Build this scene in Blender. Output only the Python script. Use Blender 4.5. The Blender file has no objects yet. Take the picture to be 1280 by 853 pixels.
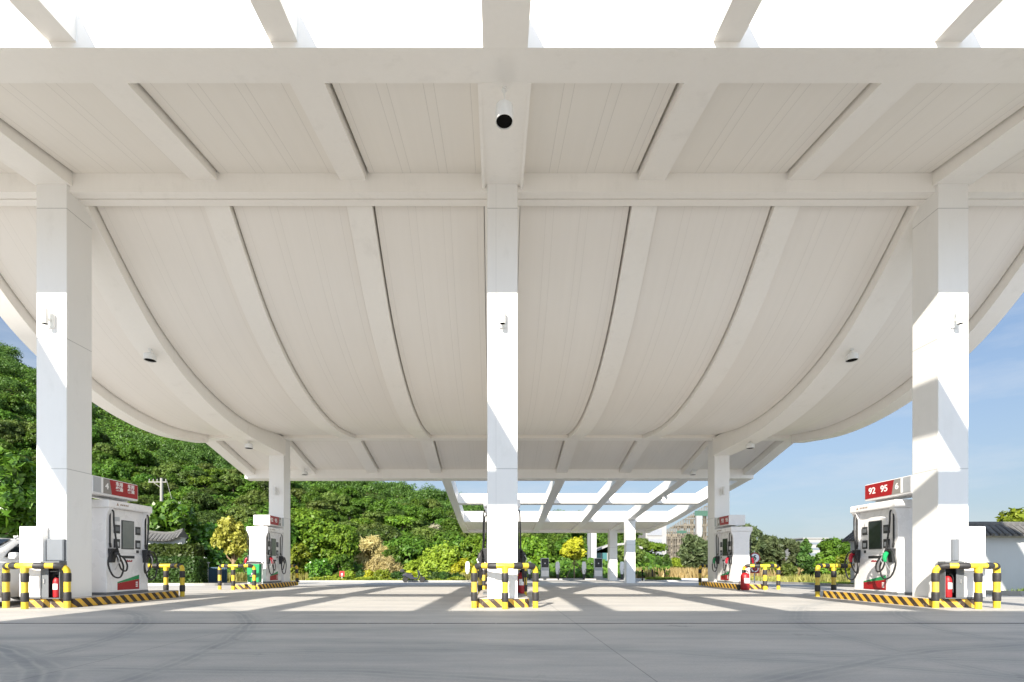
# Petrol station forecourt under a sweeping white canopy
SUN,SKY,EXPO=3.6,.058,1.54; CLOUD=(4.5,4.8,5.2); CLOUD_FILL=(13,15.6,19); HAZE=(2.45,2.85,3.25)
import bpy, bmesh, math, random
import numpy as np
from mathutils import Vector, Matrix
rnd = random.Random(7)
S = bpy.context.scene
COL = S.collection
PI = math.pi

# ------------------------------------------------------------------ camera
cam_d = bpy.data.cameras.new('camera'); cam = bpy.data.objects.new('camera', cam_d); COL.objects.link(cam)
cam.location = (0, 0, 0.9); cam.rotation_euler = (PI/2, 0, 0)
cam_d.sensor_width = 36; cam_d.lens = 604/1280*36
cam_d.shift_x = 20/1280; cam_d.shift_y = 281/1280
cam_d.clip_start = 0.05; cam_d.clip_end = 9000
S.camera = cam

# ------------------------------------------------------------------ helpers
class MB:
    """collects faces for ONE mesh"""
    def __init__(s): s.v=[]; s.f=[]; s.m=[]; s.uv={}
    def face(s, pts, m=0, uv=None):
        n=len(s.v); s.v.extend([tuple(p) for p in pts]); s.f.append(tuple(range(n,n+len(pts)))); s.m.append(m)
        if uv: s.uv[len(s.f)-1]=uv
        return s
    def add(s, vs, fs, m=0):
        n=len(s.v); s.v.extend([tuple(p) for p in vs])
        for f in fs: s.f.append(tuple(i+n for i in f)); s.m.append(m)
        return s
    def box(s, x0,x1,y0,y1,z0,z1, m=0):
        v=[(x0,y0,z0),(x1,y0,z0),(x1,y1,z0),(x0,y1,z0),(x0,y0,z1),(x1,y0,z1),(x1,y1,z1),(x0,y1,z1)]
        return s.add(v,[(0,3,2,1),(4,5,6,7),(0,1,5,4),(1,2,6,5),(2,3,7,6),(3,0,4,7)],m)
    def loft(s, rings, m=0, cap=True, closed=True):
        n=len(rings[0]); base=len(s.v)
        for r in rings: s.v.extend([tuple(p) for p in r])
        for i in range(len(rings)-1):
            for j in range(n if closed else n-1):
                a=base+i*n+j; b=base+i*n+(j+1)%n
                s.f.append((a,b,b+n,a+n)); s.m.append(m if not callable(m) else m(i))
        if cap and closed:
            s.f.append(tuple(base+j for j in reversed(range(n)))); s.m.append(m if not callable(m) else m(0))
            k=base+(len(rings)-1)*n
            s.f.append(tuple(k+j for j in range(n))); s.m.append(m if not callable(m) else m(len(rings)-2))
        return s
    def prism(s, poly, axis, a, b, m=0):
        """poly = 2D points extruded along axis from a to b"""
        def P(p,t): return {'x':(t,p[0],p[1]),'y':(p[0],t,p[1]),'z':(p[0],p[1],t)}[axis]
        return s.loft([[P(p,a) for p in poly],[P(p,b) for p in poly]],m)
    def tube(s, pts, r, n=8, m=0, cap=True):
        pts=[Vector(p) for p in pts]; rings=[]
        rr = r if isinstance(r,(list,tuple)) else [r]*len(pts)
        up=None
        for i,p in enumerate(pts):
            t=(pts[min(i+1,len(pts)-1)]-pts[max(i-1,0)])
            t=t.normalized() if t.length>1e-9 else Vector((0,0,1))
            if up is None:
                up=Vector((0,0,1)) if abs(t.z)<.9 else Vector((1,0,0))
            u=(up-t*up.dot(t))
            if u.length<1e-6: u=Vector((0,1,0))-t*t.y
            u.normalize(); w=t.cross(u); up=u
            rings.append([p+u*(math.cos(2*PI*k/n)*rr[i])+w*(math.sin(2*PI*k/n)*rr[i]) for k in range(n)])
        return s.loft(rings,m,cap)
    def lathe(s, prof, c=(0,0,0), n=20, m=0):
        """prof = (r,z) list revolved about z through c"""
        rings=[[(c[0]+max(r,1e-4)*math.cos(2*PI*k/n),c[1]+max(r,1e-4)*math.sin(2*PI*k/n),c[2]+z) for k in range(n)] for r,z in prof]
        return s.loft(rings,m)
    def xform(s, M, start=0):
        for i in range(start,len(s.v)):
            s.v[i]=tuple(M@Vector(s.v[i]))
        return s
    def build(s, name, mats, parent=None, smooth=False, world=True, bevel=0):
        me=bpy.data.meshes.new(name)
        v=s.v
        if parent is not None and world:
            l=parent_loc(parent); v=[(p[0]-l[0],p[1]-l[1],p[2]-l[2]) for p in v]
        me.from_pydata(v,[],s.f)
        if not isinstance(mats,(list,tuple)): mats=[mats]
        for mt in mats: me.materials.append(mt)
        me.polygons.foreach_set('material_index',s.m)
        if s.uv:
            ul=me.uv_layers.new(name='UVMap')
            for fi,uvs in s.uv.items():
                for li,uvp in zip(me.polygons[fi].loop_indices,uvs): ul.data[li].uv=uvp
        bm=bmesh.new(); bm.from_mesh(me)
        bmesh.ops.recalc_face_normals(bm,faces=bm.faces)
        bm.to_mesh(me); bm.free()
        if smooth:
            me.polygons.foreach_set('use_smooth',[True]*len(me.polygons))
            try: me.set_sharp_from_angle(angle=math.radians(40))
            except Exception: pass
        o=bpy.data.objects.new(name,me); COL.objects.link(o)
        if parent is not None: o.parent=parent
        if bevel:
            b=o.modifiers.new('bevel','BEVEL'); b.width=bevel; b.segments=2; b.limit_method='ANGLE'; b.angle_limit=math.radians(50)
        return o
def parent_loc(p):
    l=Vector((0,0,0))
    while p is not None: l=l+p.location; p=p.parent
    return l
def tag(o,label,cat=None,group=None,kind=None):
    if label: o['label']=label
    if cat: o['category']=cat
    if group: o['group']=group
    if kind: o['kind']=kind
    return o
def empty(name,loc,label,cat,group=None):
    o=bpy.data.objects.new(name,None); COL.objects.link(o); o.location=loc; o.empty_display_size=.2
    return tag(o,label,cat,group)
def structure(o,label=None):
    o['kind']='structure'
    if label: o['label']=label
    return o
def copy_tree(o,parent=None):
    c=o.copy(); COL.objects.link(c); c.parent=parent
    for ch in list(o.children): copy_tree(ch,c)
    return c
def text_mesh(name,body,size,M,mat,parent,extr=.004,align='CENTER',bold=0.0,spacing=1.0):
    cu=bpy.data.curves.new(name,'FONT'); cu.body=body; cu.size=size; cu.align_x=align; cu.align_y='CENTER'
    cu.extrude=extr; cu.offset=bold; cu.space_line=spacing
    t=bpy.data.objects.new(name+'_tmp',cu); COL.objects.link(t)
    dg=bpy.context.evaluated_depsgraph_get(); dg.update()
    me=bpy.data.meshes.new_from_object(t.evaluated_get(dg)); bpy.data.objects.remove(t)
    me.materials.clear(); me.materials.append(mat); me.name=name
    me.transform(M)
    o=bpy.data.objects.new(name,me); COL.objects.link(o); o.parent=parent
    return o
def interp(pts):
    """monotone-ish smooth interpolation (Catmull-Rom tangents, non uniform)"""
    xs=[p[0] for p in pts]; ys=[p[1] for p in pts]; n=len(xs)
    d=[(ys[i+1]-ys[i])/(xs[i+1]-xs[i]) for i in range(n-1)]
    t=[d[0]]+[(d[i-1]*(xs[i+1]-xs[i])+d[i]*(xs[i]-xs[i-1]))/(xs[i+1]-xs[i-1]) for i in range(1,n-1)]+[d[-1]]
    def f(x):
        if x<=xs[0]: return ys[0]+d[0]*(x-xs[0])
        if x>=xs[-1]: return ys[-1]+d[-1]*(x-xs[-1])
        i=max(k for k in range(n-1) if xs[k]<=x); h=xs[i+1]-xs[i]; u=(x-xs[i])/h
        return (2*u**3-3*u*u+1)*ys[i]+(u**3-2*u*u+u)*h*t[i]+(-2*u**3+3*u*u)*ys[i+1]+(u**3-u*u)*h*t[i+1]
    return f
def lin(a,b,n): return [a+(b-a)*i/(n-1) for i in range(n)]

# ------------------------------------------------------------------ materials
class NT:
    def __init__(s,mat):
        s.t=mat.node_tree; s.n=s.t.nodes; s.l=s.t.links
    def new(s,typ,**kw):
        nd=s.n.new(typ)
        for k,v in kw.items():
            if k=='inp':
                for a,b in v.items(): nd.inputs[a].default_value=b
            else: setattr(nd,k,v)
        return nd
    def link(s,a,b): s.l.new(a,b)
    def math(s,op,a,b=None,c=None):
        nd=s.n.new('ShaderNodeMath'); nd.operation=op
        for i,x in enumerate((a,b,c)):
            if x is None: continue
            if isinstance(x,(int,float)): nd.inputs[i].default_value=x
            else: s.l.new(x,nd.inputs[i])
        return nd.outputs[0]
    def mix(s,f,a,b,mode='MIX'):
        nd=s.n.new('ShaderNodeMix'); nd.data_type='RGBA'; nd.blend_type=mode
        for k,x in ((0,f),(6,a),(7,b)):
            if isinstance(x,(int,float)): nd.inputs[k].default_value=x
            elif isinstance(x,(tuple,list)): nd.inputs[k].default_value=(*x[:3],1)
            else: s.l.new(x,nd.inputs[k])
        return nd.outputs[2]
    def noise(s,scale,vec=None,detail=4,rough=.55,out='Fac'):
        nd=s.n.new('ShaderNodeTexNoise'); nd.inputs['Scale'].default_value=scale; nd.inputs['Detail'].default_value=detail; nd.inputs['Roughness'].default_value=rough
        if vec is not None: s.l.new(vec,nd.inputs['Vector'])
        return nd.outputs[out]
    def ramp(s,f,stops):
        nd=s.n.new('ShaderNodeValToRGB'); e=nd.color_ramp.elements
        while len(e)<len(stops): e.new(.5)
        for el,(p,c) in zip(e,stops):
            el.position=p; el.color=(c,c,c,1) if isinstance(c,(int,float)) else (*c[:3],1)
        s.l.new(f,nd.inputs[0]); return nd.outputs[0]
    def mapping(s,scale=(1,1,1),src='Object',rot=(0,0,0)):
        tc=s.n.new('ShaderNodeTexCoord'); mp=s.n.new('ShaderNodeMapping')
        mp.inputs['Scale'].default_value=scale; mp.inputs['Rotation'].default_value=rot
        s.l.new(tc.outputs[src],mp.inputs[0]); return mp.outputs[0]
    def bump(s,h,strength=.3,dist=.02):
        nd=s.n.new('ShaderNodeBump'); nd.inputs['Strength'].default_value=strength; nd.inputs['Distance'].default_value=dist
        s.l.new(h,nd.inputs['Height']); return nd.outputs[0]
def base(name,col,rough=.5,metal=0,spec=.5):
    m=bpy.data.materials.new(name); m.use_nodes=True
    p=m.node_tree.nodes['Principled BSDF']
    p.inputs['Base Color'].default_value=(*col,1); p.inputs['Roughness'].default_value=rough; p.inputs['Metallic'].default_value=metal
    p.inputs['Specular IOR Level'].default_value=spec
    return m,NT(m),p
def simple(name,col,rough=.5,metal=0,var=.12,scale=6,spec=.5,bump=0):
    """procedural paint / metal / plastic: base colour with noise wear and uneven gloss"""
    m,t,p=base(name,col,rough,metal,spec)
    vec=t.mapping()
    n=t.noise(scale,vec,5)
    dark=tuple(c*(1-var) for c in col); lite=tuple(min(1,c*(1+var*.6)) for c in col)
    t.link(t.mix(n,dark,lite),p.inputs['Base Color'])
    r=t.math('MULTIPLY_ADD',t.noise(scale*2.3,vec,3),.25,rough-.12); t.link(r,p.inputs['Roughness'])
    if bump: t.link(t.bump(t.noise(scale*8,vec,3),bump,.01),p.inputs['Normal'])
    return m

def mat_ceiling(name,col,pitch=.80,axis=0,streak=1.0,joint_k=.30):
    """white metal lining boards: paired joints running with the ribs, slightly streaky"""
    m,t,p=base(name,col,.42)
    tc=t.new('ShaderNodeTexCoord'); sp=t.new('ShaderNodeSeparateXYZ'); t.link(tc.outputs['Object'],sp.inputs[0])
    x=sp.outputs[axis]
    def joint(off,w):
        f=t.math('FRACT',t.math('MULTIPLY',t.math('ADD',x,off),1/pitch))
        d=t.math('ABSOLUTE',t.math('SUBTRACT',f,.5))
        return t.math('LESS_THAN',d,w)
    j=t.math('MAXIMUM',joint(0.0,.006),joint(.18,.006))
    st=t.noise(1.0,t.mapping((7,.12,.3)),5,.6)
    bl=t.noise(.5,t.mapping((1,.5,1)),4,.6)
    c=t.mix(t.math('MULTIPLY',st,.5*streak),col,tuple(v*.86 for v in col))
    c=t.mix(t.math('MULTIPLY',bl,.35),c,tuple(v*v2 for v,v2 in zip(col,(.93,.90,.86))))
    c=t.mix(t.math('MULTIPLY',j,joint_k),c,(.30,.29,.27))
    t.link(c,p.inputs['Base Color'])
    t.link(t.bump(t.math('SUBTRACT',1,j),.5,.01),p.inputs['Normal'])
    t.link(t.math('MULTIPLY_ADD',st,.25,.30),p.inputs['Roughness'])
    return m
def mat_cladding(name,col,rough=.38,seam=2.83,zoff=0.0):
    """painted metal cladding with horizontal seams each SEAM metres and one vertical seam"""
    m,t,p=base(name,col,rough)
    tc=t.new('ShaderNodeTexCoord'); sp=t.new('ShaderNodeSeparateXYZ'); t.link(tc.outputs['Object'],sp.inputs[0])
    f=t.math('FRACT',t.math('MULTIPLY',t.math('ADD',sp.outputs[2],seam*.5+zoff),1/seam))
    j=t.math('LESS_THAN',t.math('ABSOLUTE',t.math('SUBTRACT',f,.5)),.008/seam)
    if seam<100: j=t.math('MAXIMUM',j,t.math('MULTIPLY',t.math('LESS_THAN',t.math('ABSOLUTE',sp.outputs[0]),.005),.35))
    n=t.noise(.9,t.mapping((1,1,.35)),5,.6); g=t.noise(14,t.mapping((1,1,.1)),3)
    c=t.mix(t.math('MULTIPLY',n,.45),col,tuple(v*w for v,w in zip(col,(.90,.89,.87))))
    c=t.mix(t.math('MULTIPLY',g,.10),c,(.55,.54,.52))
    sm=t.ramp(t.noise(2.2,t.mapping((1,1,.5)),7,.7),[(.56,0),(.74,1)]); c=t.mix(t.math('MULTIPLY',sm,.16),c,(.50,.48,.44))
    c=t.mix(t.math('MULTIPLY',j,.55),c,(.25,.25,.25))
    t.link(c,p.inputs['Base Color']); t.link(t.bump(t.math('SUBTRACT',1,j),.4,.01),p.inputs['Normal'])
    t.link(t.math('MULTIPLY_ADD',n,.25,rough-.1),p.inputs['Roughness'])
    return m
def mat_concrete():
    m,t,p=base('forecourt_concrete',(.4,.39,.37),.8,spec=.3)
    vec=t.mapping()
    big=t.noise(.22,vec,7,.68); mid=t.noise(.9,t.mapping((.5,1.6,1)),6,.65); fine=t.noise(38,vec,4,.7); grit=t.noise(75,vec,3,.7)
    c=t.mix(t.ramp(big,[(.3,0),(.7,1)]),(.445,.42,.385),(.545,.515,.47))
    c=t.mix(t.math('MULTIPLY',t.ramp(mid,[(.42,0),(.75,1)]),.55),c,(.31,.305,.295))
    c=t.mix(t.math('MULTIPLY',t.ramp(fine,[(.4,0),(.68,1)]),.35),c,(.30,.295,.285))
    c=t.mix(t.math('MULTIPLY',t.ramp(grit,[(.5,0),(.72,1)]),.45),c,(.62,.60,.57))
    # tyre tracks: wide soft curved bands of rubber
    tc=t.new('ShaderNodeTexCoord')
    def tyre(cx,cy,rad,w,s):
        vm=t.new('ShaderNodeVectorMath',operation='SUBTRACT'); t.link(tc.outputs['Object'],vm.inputs[0]); vm.inputs[1].default_value=(cx,cy,0)
        ln=t.new('ShaderNodeVectorMath',operation='LENGTH'); t.link(vm.outputs[0],ln.inputs[0])
        wob=t.math('ADD',ln.outputs['Value'],t.math('MULTIPLY',t.noise(.5,vec,2),.35))
        d=t.math('ABSOLUTE',t.math('SUBTRACT',wob,rad+.17))
        k=t.math('SUBTRACT',1,t.math('MINIMUM',t.math('MULTIPLY',d,1/w),1))
        tread=t.ramp(t.math('FRACT',t.math('MULTIPLY',wob,9.0)),[(.0,.35),(.25,1),(.75,1),(1,.35)])
        return t.math('MULTIPLY',t.math('MULTIPLY',t.math('POWER',k,1.1),s),tread)
    tot=None
    for a in ((-9.5,-1.5,6.2,.34,.95),(-9.5,-1.5,7.9,.34,.9),(-12,3.5,7.6,.30,.75),(-12,3.5,9.1,.3,.7),(9,-6,10.2,.34,.7),(9,-6,11.9,.34,.65),(0,-14,19.2,.4,.6),(0,-14,20.9,.4,.55),(14,4,8.2,.32,.5),(14,4,9.8,.32,.5),(-3,-9,13.2,.3,.6),(-3,-9,14.8,.3,.55)):
        k=tyre(*a); tot=k if tot is None else t.math('MAXIMUM',tot,k)
    tot=t.math('MULTIPLY',tot,t.ramp(t.noise(1.6,t.mapping((1,2,1)),5,.7),[(.25,.3),(.6,1)]))
    c=t.mix(t.math('MINIMUM',t.math('MULTIPLY',tot,.95),.75),c,(.19,.205,.21))
    dr=t.ramp(t.noise(1,t.mapping((.22,1.5,1),rot=(0,0,.35)),7,.7),[(.46,0),(.72,1)]); c=t.mix(t.math('MULTIPLY',dr,.42),c,(.24,.25,.255))
    pal=t.ramp(t.noise(1,t.mapping((.3,1.1,1),rot=(0,0,-.5)),6,.7),[(.55,0),(.75,1)]); c=t.mix(t.math('MULTIPLY',pal,.35),c,(.60,.58,.55))
    # slab joints
    sp=t.new('ShaderNodeSeparateXYZ'); t.link(tc.outputs['Object'],sp.inputs[0])
    def jl(o,off,pitch,w):
        f=t.math('FRACT',t.math('MULTIPLY',t.math('ADD',o,off),1/pitch)); return t.math('LESS_THAN',t.math('ABSOLUTE',t.math('SUBTRACT',f,.5)),w/pitch)
    j=t.math('MAXIMUM',jl(sp.outputs[0],-1.25+2.5,5.0,.005),jl(sp.outputs[1],-7.55+2.5,5.0,.005))
    c=t.mix(t.math('MULTIPLY',j,.6),c,(.10,.10,.10))
    # broom finish
    br=t.noise(1,t.mapping((3,70,1)),3,.6); vv=t.new('ShaderNodeTexVoronoi',inp={'Scale':22}); t.link(vec,vv.inputs['Vector'])
    c=t.mix(t.math('MULTIPLY',t.ramp(br,[(.45,0),(.7,1)]),.16),c,(.24,.24,.24))
    spots=t.math('MULTIPLY',t.math('LESS_THAN',vv.outputs['Distance'],.10),t.ramp(t.noise(.7,vec,2),[(.55,0),(.62,1)]))
    c=t.mix(t.math('MULTIPLY',spots,.5),c,(.16,.16,.155))
    v3=t.new('ShaderNodeTexVoronoi',inp={'Scale':1.1}); wv=t.new('ShaderNodeVectorMath',operation='ADD'); t.link(vec,wv.inputs[0]); t.link(t.noise(5,vec,4,.7,'Color'),wv.inputs[1]); t.link(wv.outputs[0],v3.inputs['Vector'])
    oil=t.math('MULTIPLY',t.ramp(v3.outputs['Distance'],[(.06,1),(.17,0)]),t.ramp(t.noise(.45,vec,2),[(.5,0),(.6,1)]))
    c=t.mix(t.math('MULTIPLY',oil,.5),c,(.17,.17,.165))
    t.link(c,p.inputs['Base Color'])
    h=t.math('ADD',t.math('MULTIPLY',fine,.5),t.math('MULTIPLY',br,.5))
    t.link(t.bump(t.math('SUBTRACT',h,t.math('MULTIPLY',j,2)),.35,.006),p.inputs['Normal'])
    t.link(t.math('MULTIPLY_ADD',mid,.3,.52),p.inputs['Roughness'])
    return m
def mat_ground():
    m,t,p=base('meadow_soil',(.1,.1,.04),.95,spec=.1)
    vec=t.mapping()
    a=t.noise(.06,vec,6,.65); b=t.noise(1.2,vec,6,.7); f=t.noise(14,vec,4,.7)
    c=t.mix(t.ramp(a,[(.4,0),(.62,1)]),(.09,.13,.03),(.27,.20,.085))
    c=t.mix(t.ramp(b,[(.4,0),(.7,.7)]),c,(.12,.15,.035)); c=t.mix(t.math('MULTIPLY',f,.5),c,(.05,.05,.02))
    t.link(c,p.inputs['Base Color']); t.link(t.bump(f,.8,.05),p.inputs['Normal'])
    return m
def mat_hill():
    m,t,p=base('hill_floor',(.04,.06,.015),.95,spec=.1)
    vec=t.mapping(); a=t.noise(.05,vec,6,.65); f=t.noise(.8,vec,5,.7)
    c=t.mix(t.ramp(a,[(.45,0),(.65,1)]),(.028,.045,.010),(.10,.085,.03)); c=t.mix(t.math('MULTIPLY',f,.5),c,(.05,.085,.015))
    t.link(c,p.inputs['Base Color']); t.link(t.bump(f,1,.5),p.inputs['Normal'])
    return m
def mat_leaf(name,dark,lite,trans=.35,rough=.5,extra=None,spec=.35):
    """leaves: each leaf has its own tint, each clump drifts in hue, each tree differs a little; light passes through"""
    m=bpy.data.materials.new(name); m.use_nodes=True; t=NT(m); p=t.n['Principled BSDF']
    p.inputs['Roughness'].default_value=rough; p.inputs['Specular IOR Level'].default_value=spec
    at=t.new('ShaderNodeAttribute',attribute_name='tint'); oi=t.new('ShaderNodeObjectInfo')
    cl=t.noise(.9,t.mapping(),3,.6)
    f=t.math('ADD',t.math('MULTIPLY',at.outputs['Fac'],.55),t.math('MULTIPLY',t.ramp(cl,[(.35,0),(.65,1)]),.45))
    c=t.mix(f,dark,lite)
    hs=t.new('ShaderNodeHueSaturation'); t.link(c,hs.inputs['Color'])
    t.link(t.math('MULTIPLY_ADD',oi.outputs['Random'],.024,.490),hs.inputs['Hue']); t.link(t.math('MULTIPLY_ADD',oi.outputs['Random'],.5,.75),hs.inputs['Value'])
    c=hs.outputs[0]
    if extra: c=t.mix(t.math('MULTIPLY',t.math('GREATER_THAN',at.outputs['Fac'],extra[1]),1.0),c,extra[0])
    t.link(c,p.inputs['Base Color'])
    tr=t.new('ShaderNodeBsdfTranslucent'); t.link(t.mix(.5,c,lite,'MIX'),tr.inputs['Color'])
    mx=t.new('ShaderNodeMixShader'); mx.inputs[0].default_value=trans
    t.link(p.outputs[0],mx.inputs[1]); t.link(tr.outputs[0],mx.inputs[2]); t.link(mx.outputs[0],t.n['Material Output'].inputs[0])
    return m
def mat_stripes():
    """worn black and amber hazard stripes painted on the kerb (runs round the island in UV space)"""
    m,t,p=base('hazard_stripes',(.8,.5,.05),.6)
    uv=t.new('ShaderNodeUVMap',uv_map='UVMap'); sp=t.new('ShaderNodeSeparateXYZ'); t.link(uv.outputs[0],sp.inputs[0])
    s=t.math('FRACT',t.math('MULTIPLY',t.math('ADD',sp.outputs[0],sp.outputs[1]),1/.27))
    k=t.math('LESS_THAN',s,.48)
    n=t.noise(5,t.mapping(),5,.65); fine=t.noise(45,t.mapping(),4,.7)
    y=t.mix(n,(.62,.33,.02),(.80,.50,.07)); y=t.mix(t.math('MULTIPLY',t.ramp(fine,[(.5,0),(.72,1)]),.5),y,(.35,.22,.08))
    b=t.mix(n,(.022,.012,.006),(.07,.045,.03))
    c=t.mix(k,b,y); c=t.mix(t.math('MULTIPLY',t.ramp(t.noise(9,t.mapping(),6,.7),[(.58,0),(.66,1)]),.55),c,(.30,.27,.23))
    t.link(c,p.inputs['Base Color']); return m
def mat_tiles():
    m,t,p=base('grey_roof_tile',(.1,.1,.1),.75)
    n=t.noise(7,t.mapping(),5,.7); c=t.mix(n,(.035,.037,.042),(.16,.155,.145)); t.link(c,p.inputs['Base Color'])
    return m
def mat_bark(name='bark',c0=(.10,.075,.05),c1=(.22,.18,.13)):
    m,t,p=base(name,c0,.9,spec=.2); n=t.noise(1,t.mapping((14,14,2)),5,.7); t.link(t.mix(n,c0,c1),p.inputs['Base Color']); t.link(t.bump(n,.6,.03),p.inputs['Normal']); return m
def mat_render(name,col,stain=.25):
    m,t,p=base(name,col,.85,spec=.2); n=t.noise(.8,t.mapping((1,1,.35)),6,.65); f=t.noise(20,t.mapping(),3)
    c=t.mix(t.math('MULTIPLY',t.ramp(n,[(.4,0),(.75,1)]),stain),col,tuple(v*.55 for v in col)); t.link(c,p.inputs['Base Color']); t.link(t.bump(f,.2,.01),p.inputs['Normal']); return m

def mat_worn(name,col,bare):
    m,t,p=base(name,col,.45); vec=t.mapping(); n=t.noise(7,vec,5,.6); w=t.noise(16,vec,7,.75)
    c=t.mix(n,tuple(v*.78 for v in col),col); c=t.mix(t.math('MULTIPLY',t.ramp(w,[(.60,0),(.66,1)]),.8),c,bare)
    c=t.mix(t.math('MULTIPLY',t.ramp(t.noise(4,t.mapping((1,1,.3)),6,.7),[(.52,0),(.75,1)]),.4),c,(.30,.26,.18))
    t.link(c,p.inputs['Base Color']); t.link(t.math('MULTIPLY_ADD',w,.5,.2),p.inputs['Roughness']); return m
M={}
M['ceil']=mat_ceiling('ceiling_lining',(.87,.84,.79)); M['ceilsag']=mat_ceiling('sagging_ceiling_lining',(.88,.85,.81),pitch=.80,joint_k=.15)
M['white']=mat_cladding('white_cladding',(.86,.85,.83))
M['rib']=mat_cladding('rib_cladding',(.92,.895,.855),seam=400)
M['roof']=simple('roof_membrane',(.55,.55,.54),.8)
M['concrete']=mat_concrete(); M['ground']=mat_ground(); M['hill']=mat_hill()
M['kerb']=mat_render('kerb_stone',(.42,.41,.39),.4); M['island_top']=mat_render('island_paving',(.40,.37,.34),.35)
M['stripes']=mat_stripes()
M['yellow']=mat_worn('yellow_paint',(.74,.53,.03),(.30,.25,.17)); M['rubber']=simple('black_rubber',(.028,.026,.026),.55,var=.4,scale=20)
M['pwhite']=simple('white_enamel',(.80,.785,.78),.28,var=.025,scale=1.5); M['pgrey']=simple('grey_plastic',(.36,.365,.37),.45); M['steel']=simple('brushed_steel',(.55,.56,.58),.35,.7)
M['dark']=simple('dark_plastic',(.03,.031,.034),.4,var=.35); M['screen']=simple('dark_display',(.03,.036,.042),.12,var=.4,spec=.7)
M['lcd']=simple('grey_display',(.16,.18,.17),.18,var=.2)
M['red']=simple('red_panel',(.34,.008,.012),.45,var=.12); M['green']=simple('green_panel',(.015,.27,.09),.35); M['taupe']=simple('taupe_panel',(.27,.25,.23),.5)
M['silver']=simple('silver_panel',(.46,.475,.50),.4,.3); M['lettering']=simple('white_lettering',(.86,.85,.83),.5,var=.04)
M['hose']=simple('hose_rubber',(.018,.018,.019),.45,var=.3); M['brown']=simple('brown_print',(.33,.24,.18),.6)
M['redp']=simple('red_plastic',(.42,.012,.03),.35); M['greenp']=simple('green_plastic',(.01,.30,.10),.35)
M['cabinet']=simple('grey_steel_sheet',(.13,.14,.15),.5,var=.1); M['cabdark']=simple('cabinet_inside',(.035,.037,.04),.6)
M['lightwhite']=simple('lamp_enamel',(.78,.78,.76),.35,var=.05); M['black']=simple('black_paint',(.006,.006,.006),.9,spec=.1)
M['tile']=mat_tiles(); M['wallwhite']=mat_render('white_limewash',(.50,.51,.51),.22); M['ridge']=mat_render('ridge_mortar',(.42,.41,.38),.4)
M['bark']=mat_bark(); M['stake']=mat_bark('wood_stake',(.22,.15,.09),(.36,.27,.17))
M['car']=simple('car_paint',(.74,.74,.73),.18,var=.03); M['glass']=simple('tinted_glass',(.012,.015,.017),.05,var=.3,spec=.8); M['tyre']=simple('tyre_rubber',(.02,.02,.02),.8); M['chrome']=simple('alloy_metal',(.6,.6,.61),.25,.9)
M['scooter']=simple('dark_scooter_paint',(.022,.025,.04),.45,var=.3)
M['bldgwhite']=mat_render('pale_facade',(.32,.315,.315),.25); M['slab']=mat_render('raw_concrete',(.36,.32,.25),.45); M['scaf']=simple('scaffold_tube',(.17,.15,.12),.6); M['net']=simple('green_netting',(.045,.11,.08),.8,var=.5)
M['window']=simple('window_glass',(.16,.19,.22),.1,var=.3,spec=.7); M['teal']=simple('teal_glass',(.06,.17,.18),.12,var=.35,spec=.7)
M['gate']=simple('blue_gate_paint',(.05,.10,.15),.5); M['pole']=mat_render('pole_concrete',(.30,.29,.27),.3)
M['blueglass']=simple('blue_plastic',(.10,.16,.25),.4)

M['palewin']=simple('pale_window_glass',(.27,.28,.31),.2,var=.25)

M['pylon']=simple('pylon_sheet',(.55,.56,.57),.5)
# ------------------------------------------------------------------ ground, forecourt
def gz(y):
    if y<20: return 0.0
    if y<35: return -.375*(y-20)/15
    return -.375
g=MB(); ys=[-90,0,20,25,30,35,45,70,120,300,900,4000]; xs=[-3500,-400,-60,0,60,400,3500]
for i in range(len(ys)-1):
    for j in range(len(xs)-1):
        g.face([(xs[j],ys[i],gz(ys[i])-.03),(xs[j+1],ys[i],gz(ys[i])-.03),(xs[j+1],ys[i+1],gz(ys[i+1])-.03),(xs[j],ys[i+1],gz(ys[i+1])-.03)])
structure(g.build('ground',M['ground']))
rows=[(-70,-70,70),(14.5,-70,70),(14.52,-70,15.4),(20,-70,15.6),(22,-70,15.8),(25,-70,17),(25.02,-14.4,17),(29,-14.8,18.6),(35,-15.4,19.8),(38,-15.8,20),(38.02,-2.2,20),(44.6,-2.2,20.4)]
f=MB()
for a,b in zip(rows[:-1],rows[1:]):
    f.face([(a[1],a[0],gz(a[0])),(a[2],a[0],gz(a[0])),(b[2],b[0],gz(b[0])),(b[1],b[0],gz(b[0]))])
structure(f.build('forecourt_pavement',M['concrete']))
# slot drain right across the forecourt
d=MB()
for i in range(60):
    x=-30+i*1.0; d.box(x+.006,x+.994,7.535,7.565,-.02,.004)
structure(d.build('slot_drain',M['black']))
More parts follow.
